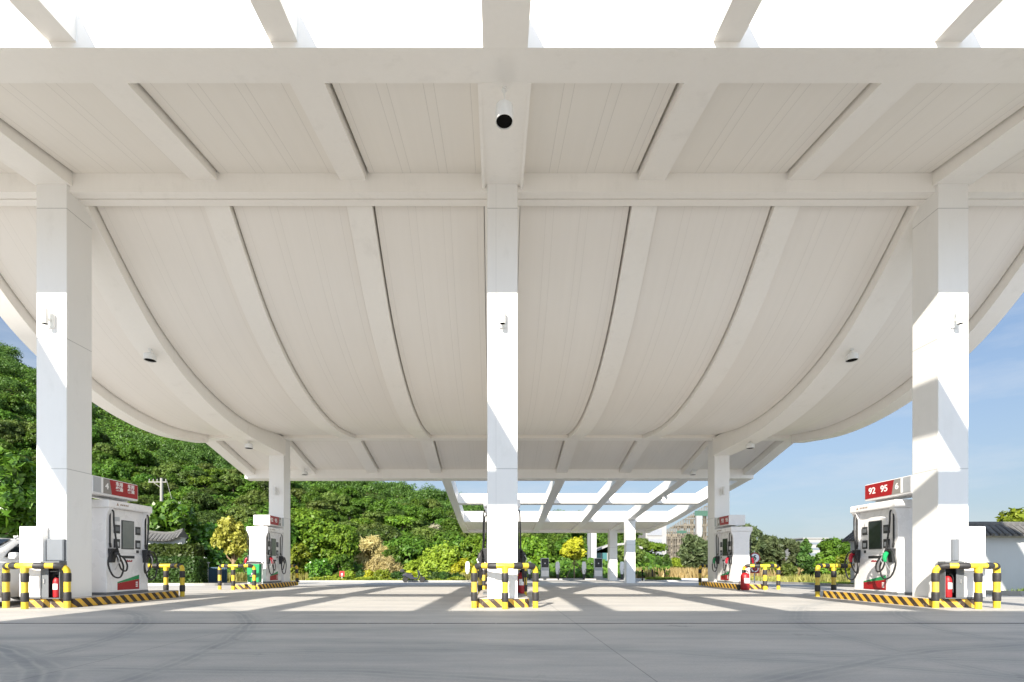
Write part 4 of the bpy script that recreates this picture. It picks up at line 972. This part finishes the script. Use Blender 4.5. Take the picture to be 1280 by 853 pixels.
tree(668,62,668,22,'bright green tree seen between the middle column and the left charger','lf_bright',42,6000,.26,base=.05,nl=14)
tree(700,70,668,26,'green tree behind the chargers left of the yellow tree','lf_hill',43,6000,.3,base=.05)
tree(752,80,662,20,'green tree rising behind the glass pavilion','lf_hill',44,5000,.3,base=.05)
tree(718,47.2,671,16,'bright yellow leaved tree held by wooden stakes among the chargers','lf_yellow',45,5200,.16,base=.42,nl=12,bark='stake',tr=.07)
x,y,z=at(718,47.2)
for e,(dx,dy) in enumerate(((1.1,-.4),(-.9,-.5),(.1,.9))):
    q=MB(); q.tube([(x+dx,y+dy,z),(x+.06*dx,y+.06*dy,z+1.75)],.035,6); st=q.build('tree_stake',M['stake'],None)
    tag(st,('longest slanted wooden stake to the right of the yellow tree trunk','wooden stake leaning from the left against the yellow tree','wooden stake behind the trunk of the yellow tree')[e],'stake')
# planted kerb strip: clipped shrubs
for i,(px,top,r,mt) in enumerate(((437,712,9,'lf_lime'),(452,713,8,'lf_hedge'),(463,711,9,'lf_yellow'),(478,711,10,'lf_lime'),(530,712,10,'lf_lime'),(540,714,10,'lf_hedge'),(556,716,10,'lf_hedge'),(421,719,7,'lf_lime'),(498,713,9,'lf_hedge'),(515,713,9,'lf_yellow'),(572,718,9,'lf_hedge'))):
    D=39.8; k=D/604
    plant('clipped_shrub',at(px,D),('clipped low shrub, number %d from the red notice along the scooter kerb'%0) if False else ['lime clipped shrub right of the red notice','dark clipped shrub second right of the red notice','yellow clipped shrub left of the scooter','lime clipped shrub touching the rear of the scooter','lime clipped shrub just right of the scooter','dark low shrub second right of the scooter','dark low shrub under the large lime bush','lime low shrub left of the red notice','dark clipped shrub hidden behind the scooter','yellow shrub behind the scooter front','dark low shrub at the kerb corner by the chargers'][i],'shrub',r*k,(gz(D)*-1+(707.5-top)*k+.9)*.6,((707.5-top)*k+.9-gz(D))*.45,.4,8,1700,.11,mt,60+i,'round',None,.03,(.4,.55))
# hedge and low ground cover in front of the left tiled wall
def hedge(x0,x1,y0,y1,h,label,mt,seed,n,size=.09):
    g=np.random.default_rng(seed); root=empty('hedge',((x0+x1)/2,(y0+y1)/2,gz(y0)),label,'hedge'); w,d=(x1-x0)/2,(y1-y0)/2
    P=np.stack([g.uniform(-w,w,n),g.uniform(-d,d,n),g.uniform(0,h,n)],1); N=g.normal(0,.3,(n,3)); k=g.integers(0,4,n)
    P[k==0,2]=h+g.normal(0,.05,(k==0).sum()); N[k==0,2]+=1
    P[k==1,1]=-d+g.normal(0,.05,(k==1).sum()); N[k==1,1]-=1
    P[k==2,0]=w+g.normal(0,.05,(k==2).sum()); N[k==2,0]+=1
    o=bpy.data.objects.new('leaves',leaf_mesh('leaves',P,N,size,M[mt],.5,seed)); COL.objects.link(o); o.parent=root; o['kind']='stuff'
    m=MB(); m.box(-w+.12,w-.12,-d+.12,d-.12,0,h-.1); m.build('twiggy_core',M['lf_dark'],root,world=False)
hedge(-26,-16.6,26.55,27.25,2.15,'taller loose dark hedge standing between the clipped hedge and the left tiled wall','lf_dark',72,22000,.13)
hedge(-24,-15.9,25.6,26.5,1.42,'long clipped dark hedge in front of the left tiled wall','lf_hedge',71,22000)
# grass tufts: stuff
def grass(name,quads,label,mt,h,n,seed,asp=7):
    g=np.random.default_rng(seed); pts=[]
    for (x0,x1,y0,y1,wt) in quads:
        m=int(n*wt); pts.append(np.stack([g.uniform(x0,x1,m),g.uniform(y0,y1,m)],1))
    Q=np.concatenate(pts); z=np.array([gz(b) for b in Q[:,1]]); m=len(Q)
    hh=h*g.uniform(.5,1.3,m); a=g.uniform(0,2*PI,m); w=hh/asp; l=g.normal(0,.25,(m,2))*hh[:,None]
    ca,sa=np.cos(a)*w,np.sin(a)*w
    b0=np.stack([Q[:,0]-ca,Q[:,1]-sa,z-.03],1); b1=np.stack([Q[:,0]+ca,Q[:,1]+sa,z-.03],1); t=np.stack([Q[:,0]+l[:,0],Q[:,1]+l[:,1],z+hh],1)
    V=np.stack([b0,b1,t],1).reshape(-1,3).astype(np.float32)
    me=bpy.data.meshes.new(name); me.vertices.add(3*m); me.vertices.foreach_set('co',V.ravel()); me.loops.add(3*m); me.loops.foreach_set('vertex_index',np.arange(3*m,dtype=np.int32))
    me.polygons.add(m); me.polygons.foreach_set('loop_start',np.arange(0,3*m,3,dtype=np.int32)); me.polygons.foreach_set('loop_total',np.full(m,3,dtype=np.int32))
    at_=me.attributes.new('tint','FLOAT','FACE'); at_.data.foreach_set('value',g.uniform(0,1,m).astype(np.float32)); me.materials.append(M[mt]); me.update(calc_edges=True)
    o=bpy.data.objects.new(name,me); COL.objects.link(o); tag(o,label,'grass',None,'stuff')
M['gr_green']=mat_leaf('green_blades',(.06,.11,.012),(.21,.26,.035),.3); M['gr_dry']=mat_leaf('dry_blades',(.24,.17,.06),(.55,.42,.19),.3); M['gr_mid']=mat_leaf('mixed_blades',(.13,.14,.03),(.36,.33,.10),.3)
grass('verge_grass',[(15.75,16.2,16.5,22,.12),(17.6,22,22.5,26,.2),(18.9,24,25,30.5,.3),(17,40,14.72,16.2,.3),(-24,-15.3,25.25,25.6,.08),(-15.3,-3.5,38.3,39.6,.12)],'short green grass along the kerbs','gr_green',.16,30000,81)
grass('verge_grass',[(20.5,90,38,48,1)],'yellowish grass beside the side road','gr_mid',.32,22000,82)
grass('meadow_grass',[(-24,-1,41,54,1)],'tangled mixed grass and weeds at the foot of the slope','gr_mid',.6,16000,85)
grass('meadow_grass',[(14,60,48,66,.6),(40,120,48,80,.4)],'tall dry tan grass across the meadow','gr_dry',.95,30000,83,9)
grass('meadow_grass',[(24,38,31,40,1)],'knee high wild grass right of the far right column','gr_mid',.55,6000,84)
# planting island in the road with short grass
D=40.5; m=MB(); cx,cz=xp(829,D),gz(D); m.lathe([(0,.14),(1.3,.14),(1.45,.11),(1.5,0),(0,0)],(cx,D,cz),28); structure(m.build('kerbed_grass_bed',M['kerb']))
g=np.random.default_rng(6); n=2500; r=1.35*np.sqrt(g.uniform(0,1,n)); a=g.uniform(0,2*PI,n); P=np.stack([cx+r*np.cos(a),D+r*np.sin(a),np.full(n,cz+.17)],1)
o=bpy.data.objects.new('bed_grass',leaf_mesh('bed_grass',P,np.tile([0,0,.4],(n,1)),.12,M['gr_green'],.9,7,3)); COL.objects.link(o); tag(o,'round kerbed bed of short grass beside the bollards','grass bed',None,'stuff')
g=np.random.default_rng(16); n=15000; X=g.uniform(-15.2,-2.6,n); Y=g.uniform(38.3,41.2,n); hc=.22+.14*np.sin(X*1.7)*np.cos(Y*2.1)+.06*np.sin(X*5)
P=np.stack([X,Y,gz(40)+hc*g.uniform(.3,1.15,n)],1); o=bpy.data.objects.new('ground_cover',leaf_mesh('ground_cover',P,np.tile([0,-.4,.8],(n,1)),.12,M['lf_lime'],.7,17)); COL.objects.link(o); tag(o,'low yellow green ground cover along the planted kerb behind the scooter','ground cover',None,'stuff')
# right hand trees --------------------------------------------------------
RT=[(866,58,662,20,'tall dark feathery tree left of the far right column','lf_casu',.1,'round'),(886,62,668,14,'dark feathery tree half hidden by the far right column','lf_casu',.1,'round'),
(822,64,694,9,'small dark cone shaped conifer standing left of a second one before the scaffolding','lf_conifer',.02,'cone'),(833,64,690,10,'slightly larger cone shaped conifer before the scaffolding','lf_conifer',.02,'cone'),(809,66,696,7,'smallest conifer beside the pale office building','lf_conifer',.02,'cone'),(846,66,697,12,'low yellow green tree between the conifers and the feathery tree','lf_lime',.1,'round'),
(930,60,646,26,'highest dark feathery tree right behind the far right pump','lf_casu',.1,'round'),(958,61,662,20,'dark feathery tree right of the highest one','lf_casu',.1,'round'),(983,62,668,20,'brownish green feathery tree in the middle of the right tree line','lf_casu',.1,'round'),(908,66,668,18,'dark feathery tree behind the far right price sign','lf_casu',.1,'round'),
(1007,58,668,13,'pointed green tree left of the distant white building','lf_conifer',.05,'cone'),(1046,52,668,22,'round bushy green tree right of the distant white building','lf_hill',.08,'round'),(1066,50,676,14,'green tree behind the end of the right tiled wall','lf_hill',.05,'round')]
for i,(px,D,top,R,lab,mt,bs,sh) in enumerate(RT):
    tree(px,D,top,R,lab,mt,200+i,6000,.26 if mt!='lf_casu' else .30,sh,bs,name='casuarina_tree' if mt=='lf_casu' else ('conifer_tree' if sh=='cone' else 'leafy_tree'),nl=30 if mt=='lf_casu' else 18,flat=.8,fill=.38,aspect=2.6 if mt=='lf_casu' else 1.7,rr=(.17,.30) if mt=='lf_casu' else (.26,.4))
for i,(px,D,top,R,mt,lab) in enumerate(((1016,47,698,13,'lf_hedge','low green shrub under the pointed tree'),(1036,44,694,15,'lf_bright','loose bright shrub before the distant white building'),(1058,40,690,13,'lf_lime','weedy yellow green shrub left of the right front pump'),(985,48,703,10,'lf_hill2','small olive shrub in the dry grass'),(962,50,702,9,'lf_lime','small lime shrub in the dry grass by the road sign'),(1075,34,688,13,'lf_lime','weedy shrub beside the end of the tiled wall'))):
    tree(px,D,top,R,lab,mt,240+i,3000,.15,base=0,name='wild_shrub',cat='shrub',flat=.9,fill=.35,aspect=2.2)
tree(1284,25,632,34,'yellow green tree over the right tiled wall at the picture edge','lf_lime',260,6000,.2,base=.3,flat=.7)

# ------------------------------------------------------------------ tiled garden walls
def tiled_wall(path,zt,thick,label,body='wallwhite',name='garden_wall',ridge='tile'):
    """wall along PATH (x,y), coping top height zt(s 0..1); rows of half round tiles across the coping"""
    root=empty(name,(path[0][0],path[0][1],gz(path[0][1])-.0),label,'wall')
    P=[]; 
    for i in range(len(path)-1):
        a,b=Vector(path[i]),Vector(path[i+1]); n=max(2,int((b-a).length/.5))
        P+= [a.lerp(b,q/n) for q in range(n)]
    P.append(Vector(path[-1])); L=[0]
    for i in range(1,len(P)): L.append(L[-1]+(P[i]-P[i-1]).length)
    nrm=[]
    for i,p in enumerate(P):
        t0=(P[min(i+1,len(P)-1)]-P[max(i-1,0)]).normalized(); nrm.append(Vector((-t0.y,t0.x)))
    def ring(i,prof):
        p,nn=P[i],nrm[i]; z=zt(L[i]/L[-1]); return [(p.x+nn.x*o,p.y+nn.y*o,z+dz if dz>-9 else gz(p.y)-.1) for o,dz in prof]
    th=thick/2
    w=MB(); w.loft([ring(i,[(-th,-99),(th,-99),(th,-.56),(-th,-.56)]) for i in range(len(P))]); w.build('wall_body',M[body],root)
    c=MB(); c.loft([ring(i,[(-th-.06,-.559),(th+.06,-.559),(th+.12,-.50),(-th-.12,-.50)]) for i in range(len(P))]); c.build('cornice',M['ridge'],root)
    c=MB(); c.loft([ring(i,[(-th-.34,-.52),(-th-.30,-.46),(-.06,-.09),(.06,-.09),(th+.30,-.46),(th+.34,-.52),(th+.08,-.497),(-th-.08,-.497)]) for i in range(len(P))]); cp=c.build('coping',M['tile'],root)
    c=MB(); c.loft([ring(i,[(-.09,-.10),(.09,-.10),(.09,-.02),(.05,.02),(-.05,.02),(-.09,-.02)]) for i in range(len(P))]); c.build('ridge',M['tile'],root,smooth=True)
    t=MB(); s=0.0
    while s<L[-1]:
        i=max(k for k in range(len(L)-1) if L[k]<=s); u=(s-L[i])/(L[i+1]-L[i]); p=P[i].lerp(P[i+1],u); nn=nrm[i]; z=zt(s/L[-1])
        for e in (-1,1):
            t.tube([(p.x+nn.x*e*.05,p.y+nn.y*e*.05,z-.10),(p.x+nn.x*e*(th+.30),p.y+nn.y*e*(th+.30),z-.45),(p.x+nn.x*e*(th+.37),p.y+nn.y*e*(th+.37),z-.485)],[.05,.06,.062],6)
        s+=.21
    t.build('tile_rows',M['tile'],cp,smooth=True)
    return root
zl=interp([(0,3.6),(.45,3.42),(.72,3.2),(.86,2.95),(.93,2.82),(.965,2.83),(1,3.02)])
tiled_wall([(-34,27.6),(-17.85,27.6)],lambda s: zl(s),.34,'white garden wall with grey tiled coping ending in an upswept tip beside the left pump')
zr=interp([(0,2.54),(.16,2.47),(.3,2.44),(.55,2.5),(.75,2.42),(1,2.45)])
tiled_wall([(16.6,22.4),(16.5,17.9),(16.75,17.45),(17.4,17.3),(42,17.3)],lambda s: zr(s),.34,'white garden wall with grey tiled coping behind the right front column')
# gate and lamp post beside the hedge
D=31; root=empty('gate_post',at(255,D),'grey gate post topped with a white ball lamp behind the left hedge','gate post')
q=MB(); q.box(-.2,.2,-.2,.2,0,1.35); q.build('post',M['ridge'],root,world=False,bevel=.02); q=MB(); q.box(-.25,.25,-.25,.25,1.351,1.43); q.build('cap',M['ridge'],root,world=False,bevel=.02)
q=MB(); q.lathe([(0.0,1.44)]+[(.17*math.sin(a),1.61-.17*math.cos(a)) for a in lin(.4,PI-.05,9)]+[(0,1.78)],(0,0,0),18); q.build('ball_lamp',M['lettering'],root,world=False,smooth=True)
root=empty('blue_gate',at(271,31.2),'dark blue barred gate between hedge and yellow tree','gate')
q=MB(); q.box(-.62,.62,-.02,.02,.1,.16); q.box(-.62,.62,-.02,.02,1.05,1.11); q.box(-.66,-.62,-.03,.03,0,1.2); q.box(.62,.66,-.03,.03,0,1.2); q.build('frame',M['gate'],root,world=False)
q=MB(); q.box(-.615,.615,-.004,.004,.161,1.049); q.build('sheet',M['gate'],root,world=False)
q=MB()
for i in range(9): x=-.56+i*.14; q.box(x-.012,x+.012,-.03,-.0205,.12,1.09)
q.build('bars',M['gate'],root,world=False)
# utility pole on the slope
D=56; px_,py_,_=at(202,D); zz=hillh(px_,D); root=empty('utility_pole',(px_,D,zz),'pale concrete power pole with a crossarm among the trees above the left pump','pole')
top=.9+(707.5-598)*D/604-zz
q=MB(); q.tube([(0,0,-.3),(0,0,top)],[.22,.15],10); q.build('shaft',M['pole'],root,world=False,smooth=True)
q=MB(); q.box(-1.5,.6,-.06,.06,top-.5,top-.4); q.tube([(-1.0,0,top-.45),(-.1,0,top-1.1)],.03,6); q.build('crossarm',M['pole'],root,world=False)
q=MB()
for x in (-1.4,-.95,-.5,.5): q.lathe([(.02,0),(.08,.06),(.05,.12),(.08,.18),(.03,.34),(0,.35)],(x,0,top-.42),8)
q.build('insulators',M['pole'],root,world=False)
q=MB(); q.tube([(.6,0,top-.3),(2.0,-1.4,top-2.2),(3.2,-2.4,top-4.2)],.02,5); q.build('stay_wire',M['pole'],root,world=False)

# ------------------------------------------------------------------ far buildings
# teal glass pavilion with a curved white roof
D=68; x0,x1=xp(744,D),xp(797,D); z=gz(D); root=empty('glass_pavilion',((x0+x1)/2,D,z),'teal glass pavilion with a pale curved roof behind the chargers','building'); w=(x1-x0)/2
q=MB(); q.box(-w,w,0,6,.3,3.1); q.build('glass_wall',M['teal'],root,world=False)
q=MB()
for i in range(8): x=-w+i*2*w/7; q.box(x-.05,x+.05,-.06,-.001,.3,3.1)
q.box(-w-.05,w+.05,-.08,6,0,.299); q.build('mullions',M['bldgwhite'],root,world=False)
q=MB(); q.loft([[(-w-.5,-.7,3.3),(-w-.5,6.4,3.3),(-w-.5,6.4,3.1),(-w-.5,-.7,3.1)],[(-w*.4,-.7,4.3),(-w*.4,6.4,4.3),(-w*.4,6.4,4.0),(-w*.4,-.7,4.0)],[(w*.4,-.7,4.5),(w*.4,6.4,4.5),(w*.4,6.4,4.2),(w*.4,-.7,4.2)],[(w+.5,-.7,3.9),(w+.5,6.4,3.9),(w+.5,6.4,3.6),(w+.5,-.7,3.6)]]); q.build('roof',M['bldgwhite'],root,world=False,smooth=True)
# tall white sign pylon beyond the chargers
D=63; root=empty('white_pylon',at(741.5,D),'tall plain white pylon behind the right charger','pylon')
hp=(707.5-655)*D/604+.9-gz(D); q=MB(); q.box(-.30,.36,-.3,.3,0,hp); q.build('shaft',M['pylon'],root,world=False,bevel=.02); q=MB(); q.box(-.78,-.34,-.2,.2,0,hp-.3); q.build('side_shaft',M['cabinet'],root,world=False,bevel=.02); q=MB(); q.box(-.85,.45,-.4,.4,-.1,.18); q.build('base',M['kerb'],root,world=False)
# pale office block
D=118; z=gz(D); root=empty('office_block',(xp(820,D),D,z),'pale low office block with window bands left of the scaffolding','building'); k=D/604; w=13*k; H=(707.5-655)*k+1.2
q=MB(); q.box(-w,w,0,12,0,H); q.build('wall',M['bldgwhite'],root,world=False)
for i in range(4):
    zz=1.4+i*(H-1.6)/4; q=MB(); q.box(-w*.8,w*.55,-.08,-.002,zz,zz+(H/4)*.5); wi=q.build('window',M['palewin'],root,world=False)
    q=MB(); q.box(-w*.82,w*.57,-.16,-.003,zz-.16,zz-.02); q.build('sill',M['bldgwhite'],wi,world=False)
q=MB(); q.box(-w-.3,w+.3,-.4,12.3,H+.001,H+.5); q.build('parapet',M['bldgwhite'],root,world=False)
# building under construction behind scaffolding
D=128; k=D/604; z=gz(D); xa,xb=xp(826,D),xp(893,D); root=empty('unfinished_building',((xa+xb)/2,D,z),'unfinished concrete building wrapped in brown scaffolding and green netting','building'); w=(xb-xa)/2
def hh(px): return (707.5-(668-(px-826)*.62))*k
nx_=9; fl=3.1
q=MB()
for i in range(nx_):
    x=-w+i*2*w/(nx_-1); h=hh(620+604*((xa+xb)/2+x)/D); q.box(x-.28,x+.28,1.6,2.2,0,h)
q.build('columns',M['slab'],root,world=False)
for lv in range(1,9):
    zz=lv*fl; xs_=[-w+i*2*w/40 for i in range(41)]; ok=[x for x in xs_ if hh(620+604*((xa+xb)/2+x)/D)>zz]
    if not ok: continue
    q=MB(); q.box(min(ok),w,1.5,12,zz-.3,zz); q.build('floor_slab',M['slab'],root,world=False)
q=MB(); q.box(-w,w,6,6.3,0,hh(840)); q.build('back_wall',M['slab'],root,world=False)
q=MB()
for i in range(34):
    x=-w+i*2*w/33; h=hh(620+604*((xa+xb)/2+x)/D)+1.5
    for yy in (0,.9): q.box(x-.07,x+.07,yy-.07,yy+.07,0,h)
for lv in range(1,16):
    zz=lv*1.7; ok=[x for x in [-w+i*2*w/40 for i in range(41)] if hh(620+604*((xa+xb)/2+x)/D)+1.5>zz]
    if ok:
        q.box(min(ok),w,-.06,.06,zz-.06,zz+.06); q.box(min(ok),w,.1,.8,zz-.1,zz-.02)
for i in range(0,33,3):
    x=-w+i*2*w/33; h=hh(620+604*((xa+xb)/2+x)/D)
    for zz in range(0,int(h)-4,5): q.tube([(x,-.1,zz),(x+2*w/11,-.1,zz+5)],.05,4)
q.build('scaffolding',M['scaf'],root,world=False)
for (a,b,t0,t1) in ((868,893,.93,1.02),(846,858,.84,.90)):
    q=MB(); xl,xr=a*k-620*k-(xa+xb)/2,b*k-620*k-(xa+xb)/2; q.box(xl,xr,-.2,-.16,hh((a+b)/2)*t0,hh((a+b)/2)*t1); q.build('netting',M['net'],root,world=False)
q=MB(); q.box(xp(872,D)-(xa+xb)/2-.8,xp(872,D)-(xa+xb)/2+.7,-1.2,-.3,0,hh(872)*1.0); q.build('hoist_shaft',M['bldgwhite'],root,world=False)
# far white building above the tree line
D=210; k=D/604; root=empty('white_hall',(xp(1019,D),D,gz(D)),'long white distant building above the right tree line','building'); w=15*k; H=(707.5-673)*k+1
q=MB(); q.box(-w,w,0,14,0,H); q.build('wall',M['bldgwhite'],root,world=False)
for i in range(3):
    zz=H*(.45+.18*i); q=MB(); q.box(-w*.9,w*.9,-.1,-.002,zz,zz+.9); q.build('window',M['window'],root,world=False)
q=MB(); q.box(-w-.4,w+.4,-.4,14.4,H+.001,H+.5); q.build('roof',M['bldgwhite'],root,world=False)

# ------------------------------------------------------------------ light
sd=Vector((.375,1.0,-.61)).normalized()
sl=bpy.data.lights.new('sun','SUN'); sl.energy=SUN; sl.angle=math.radians(.5); sl.color=(1.0,.93,.82)
so=bpy.data.objects.new('sun',sl); COL.objects.link(so); so.rotation_euler=sd.to_track_quat('-Z','Y').to_euler(); so.location=(-20,-50,40)
w=bpy.data.worlds.new('World'); S.world=w; w.use_nodes=True; t=NT(w)
bg=t.n['Background']; sky=t.new('ShaderNodeTexSky'); sky.sky_type='NISHITA'; sky.sun_disc=False
sky.sun_elevation=math.asin(-sd.z); sky.sun_rotation=math.atan2(-sd.x,-sd.y); sky.air_density=1.0; sky.dust_density=.4; sky.ozone_density=3.0; sky.altitude=20
tc=t.new('ShaderNodeTexCoord'); mp=t.new('ShaderNodeMapping'); mp.inputs['Scale'].default_value=(1.3,1.3,5.5); mp.inputs['Rotation'].default_value=(0,.12,.3); t.link(tc.outputs['Generated'],mp.inputs[0])
cl=t.noise(2.6,mp.outputs[0],9,.62); f=t.ramp(cl,[(.50,0),(.78,1)])
f=t.math('MULTIPLY',f,.48)
sx0=t.new('ShaderNodeSeparateXYZ'); t.link(tc.outputs['Generated'],sx0.inputs[0])
veil=t.ramp(sx0.outputs[2],[(0,.86),(.16,.62),(.42,.12),(.7,0)])     # thin haze low over the horizon
c1=t.mix(f,t.mix(veil,sky.outputs[0],HAZE),CLOUD)
# added bright cloud on the sun's side, out of view, to fill the shade
sx=t.new('ShaderNodeSeparateXYZ'); t.link(tc.outputs['Generated'],sx.inputs[0])
side=t.ramp(t.math('MULTIPLY_ADD',sx.outputs[1],-.5,.5),[(.50,0),(.72,1)])
n2=t.ramp(t.noise(3.2,tc.outputs['Generated'],8,.6),[(.40,0),(.62,1)])
c1=t.mix(t.math('MULTIPLY',t.math('MULTIPLY',side,n2),.85),c1,CLOUD_FILL)
t.link(c1,bg.inputs['Color']); bg.inputs['Strength'].default_value=SKY
S.view_settings.view_transform='Standard'; S.view_settings.look='None'; S.view_settings.gamma=1; S.view_settings.use_curve_mapping=False; S.view_settings.exposure=EXPO
S.cycles.max_bounces=10; S.cycles.diffuse_bounces=7; S.cycles.glossy_bounces=3; S.cycles.transmission_bounces=4; S.cycles.caustics_reflective=False; S.cycles.caustics_refractive=False
S.cycles.use_denoising=True; S.cycles.sample_clamp_indirect=8
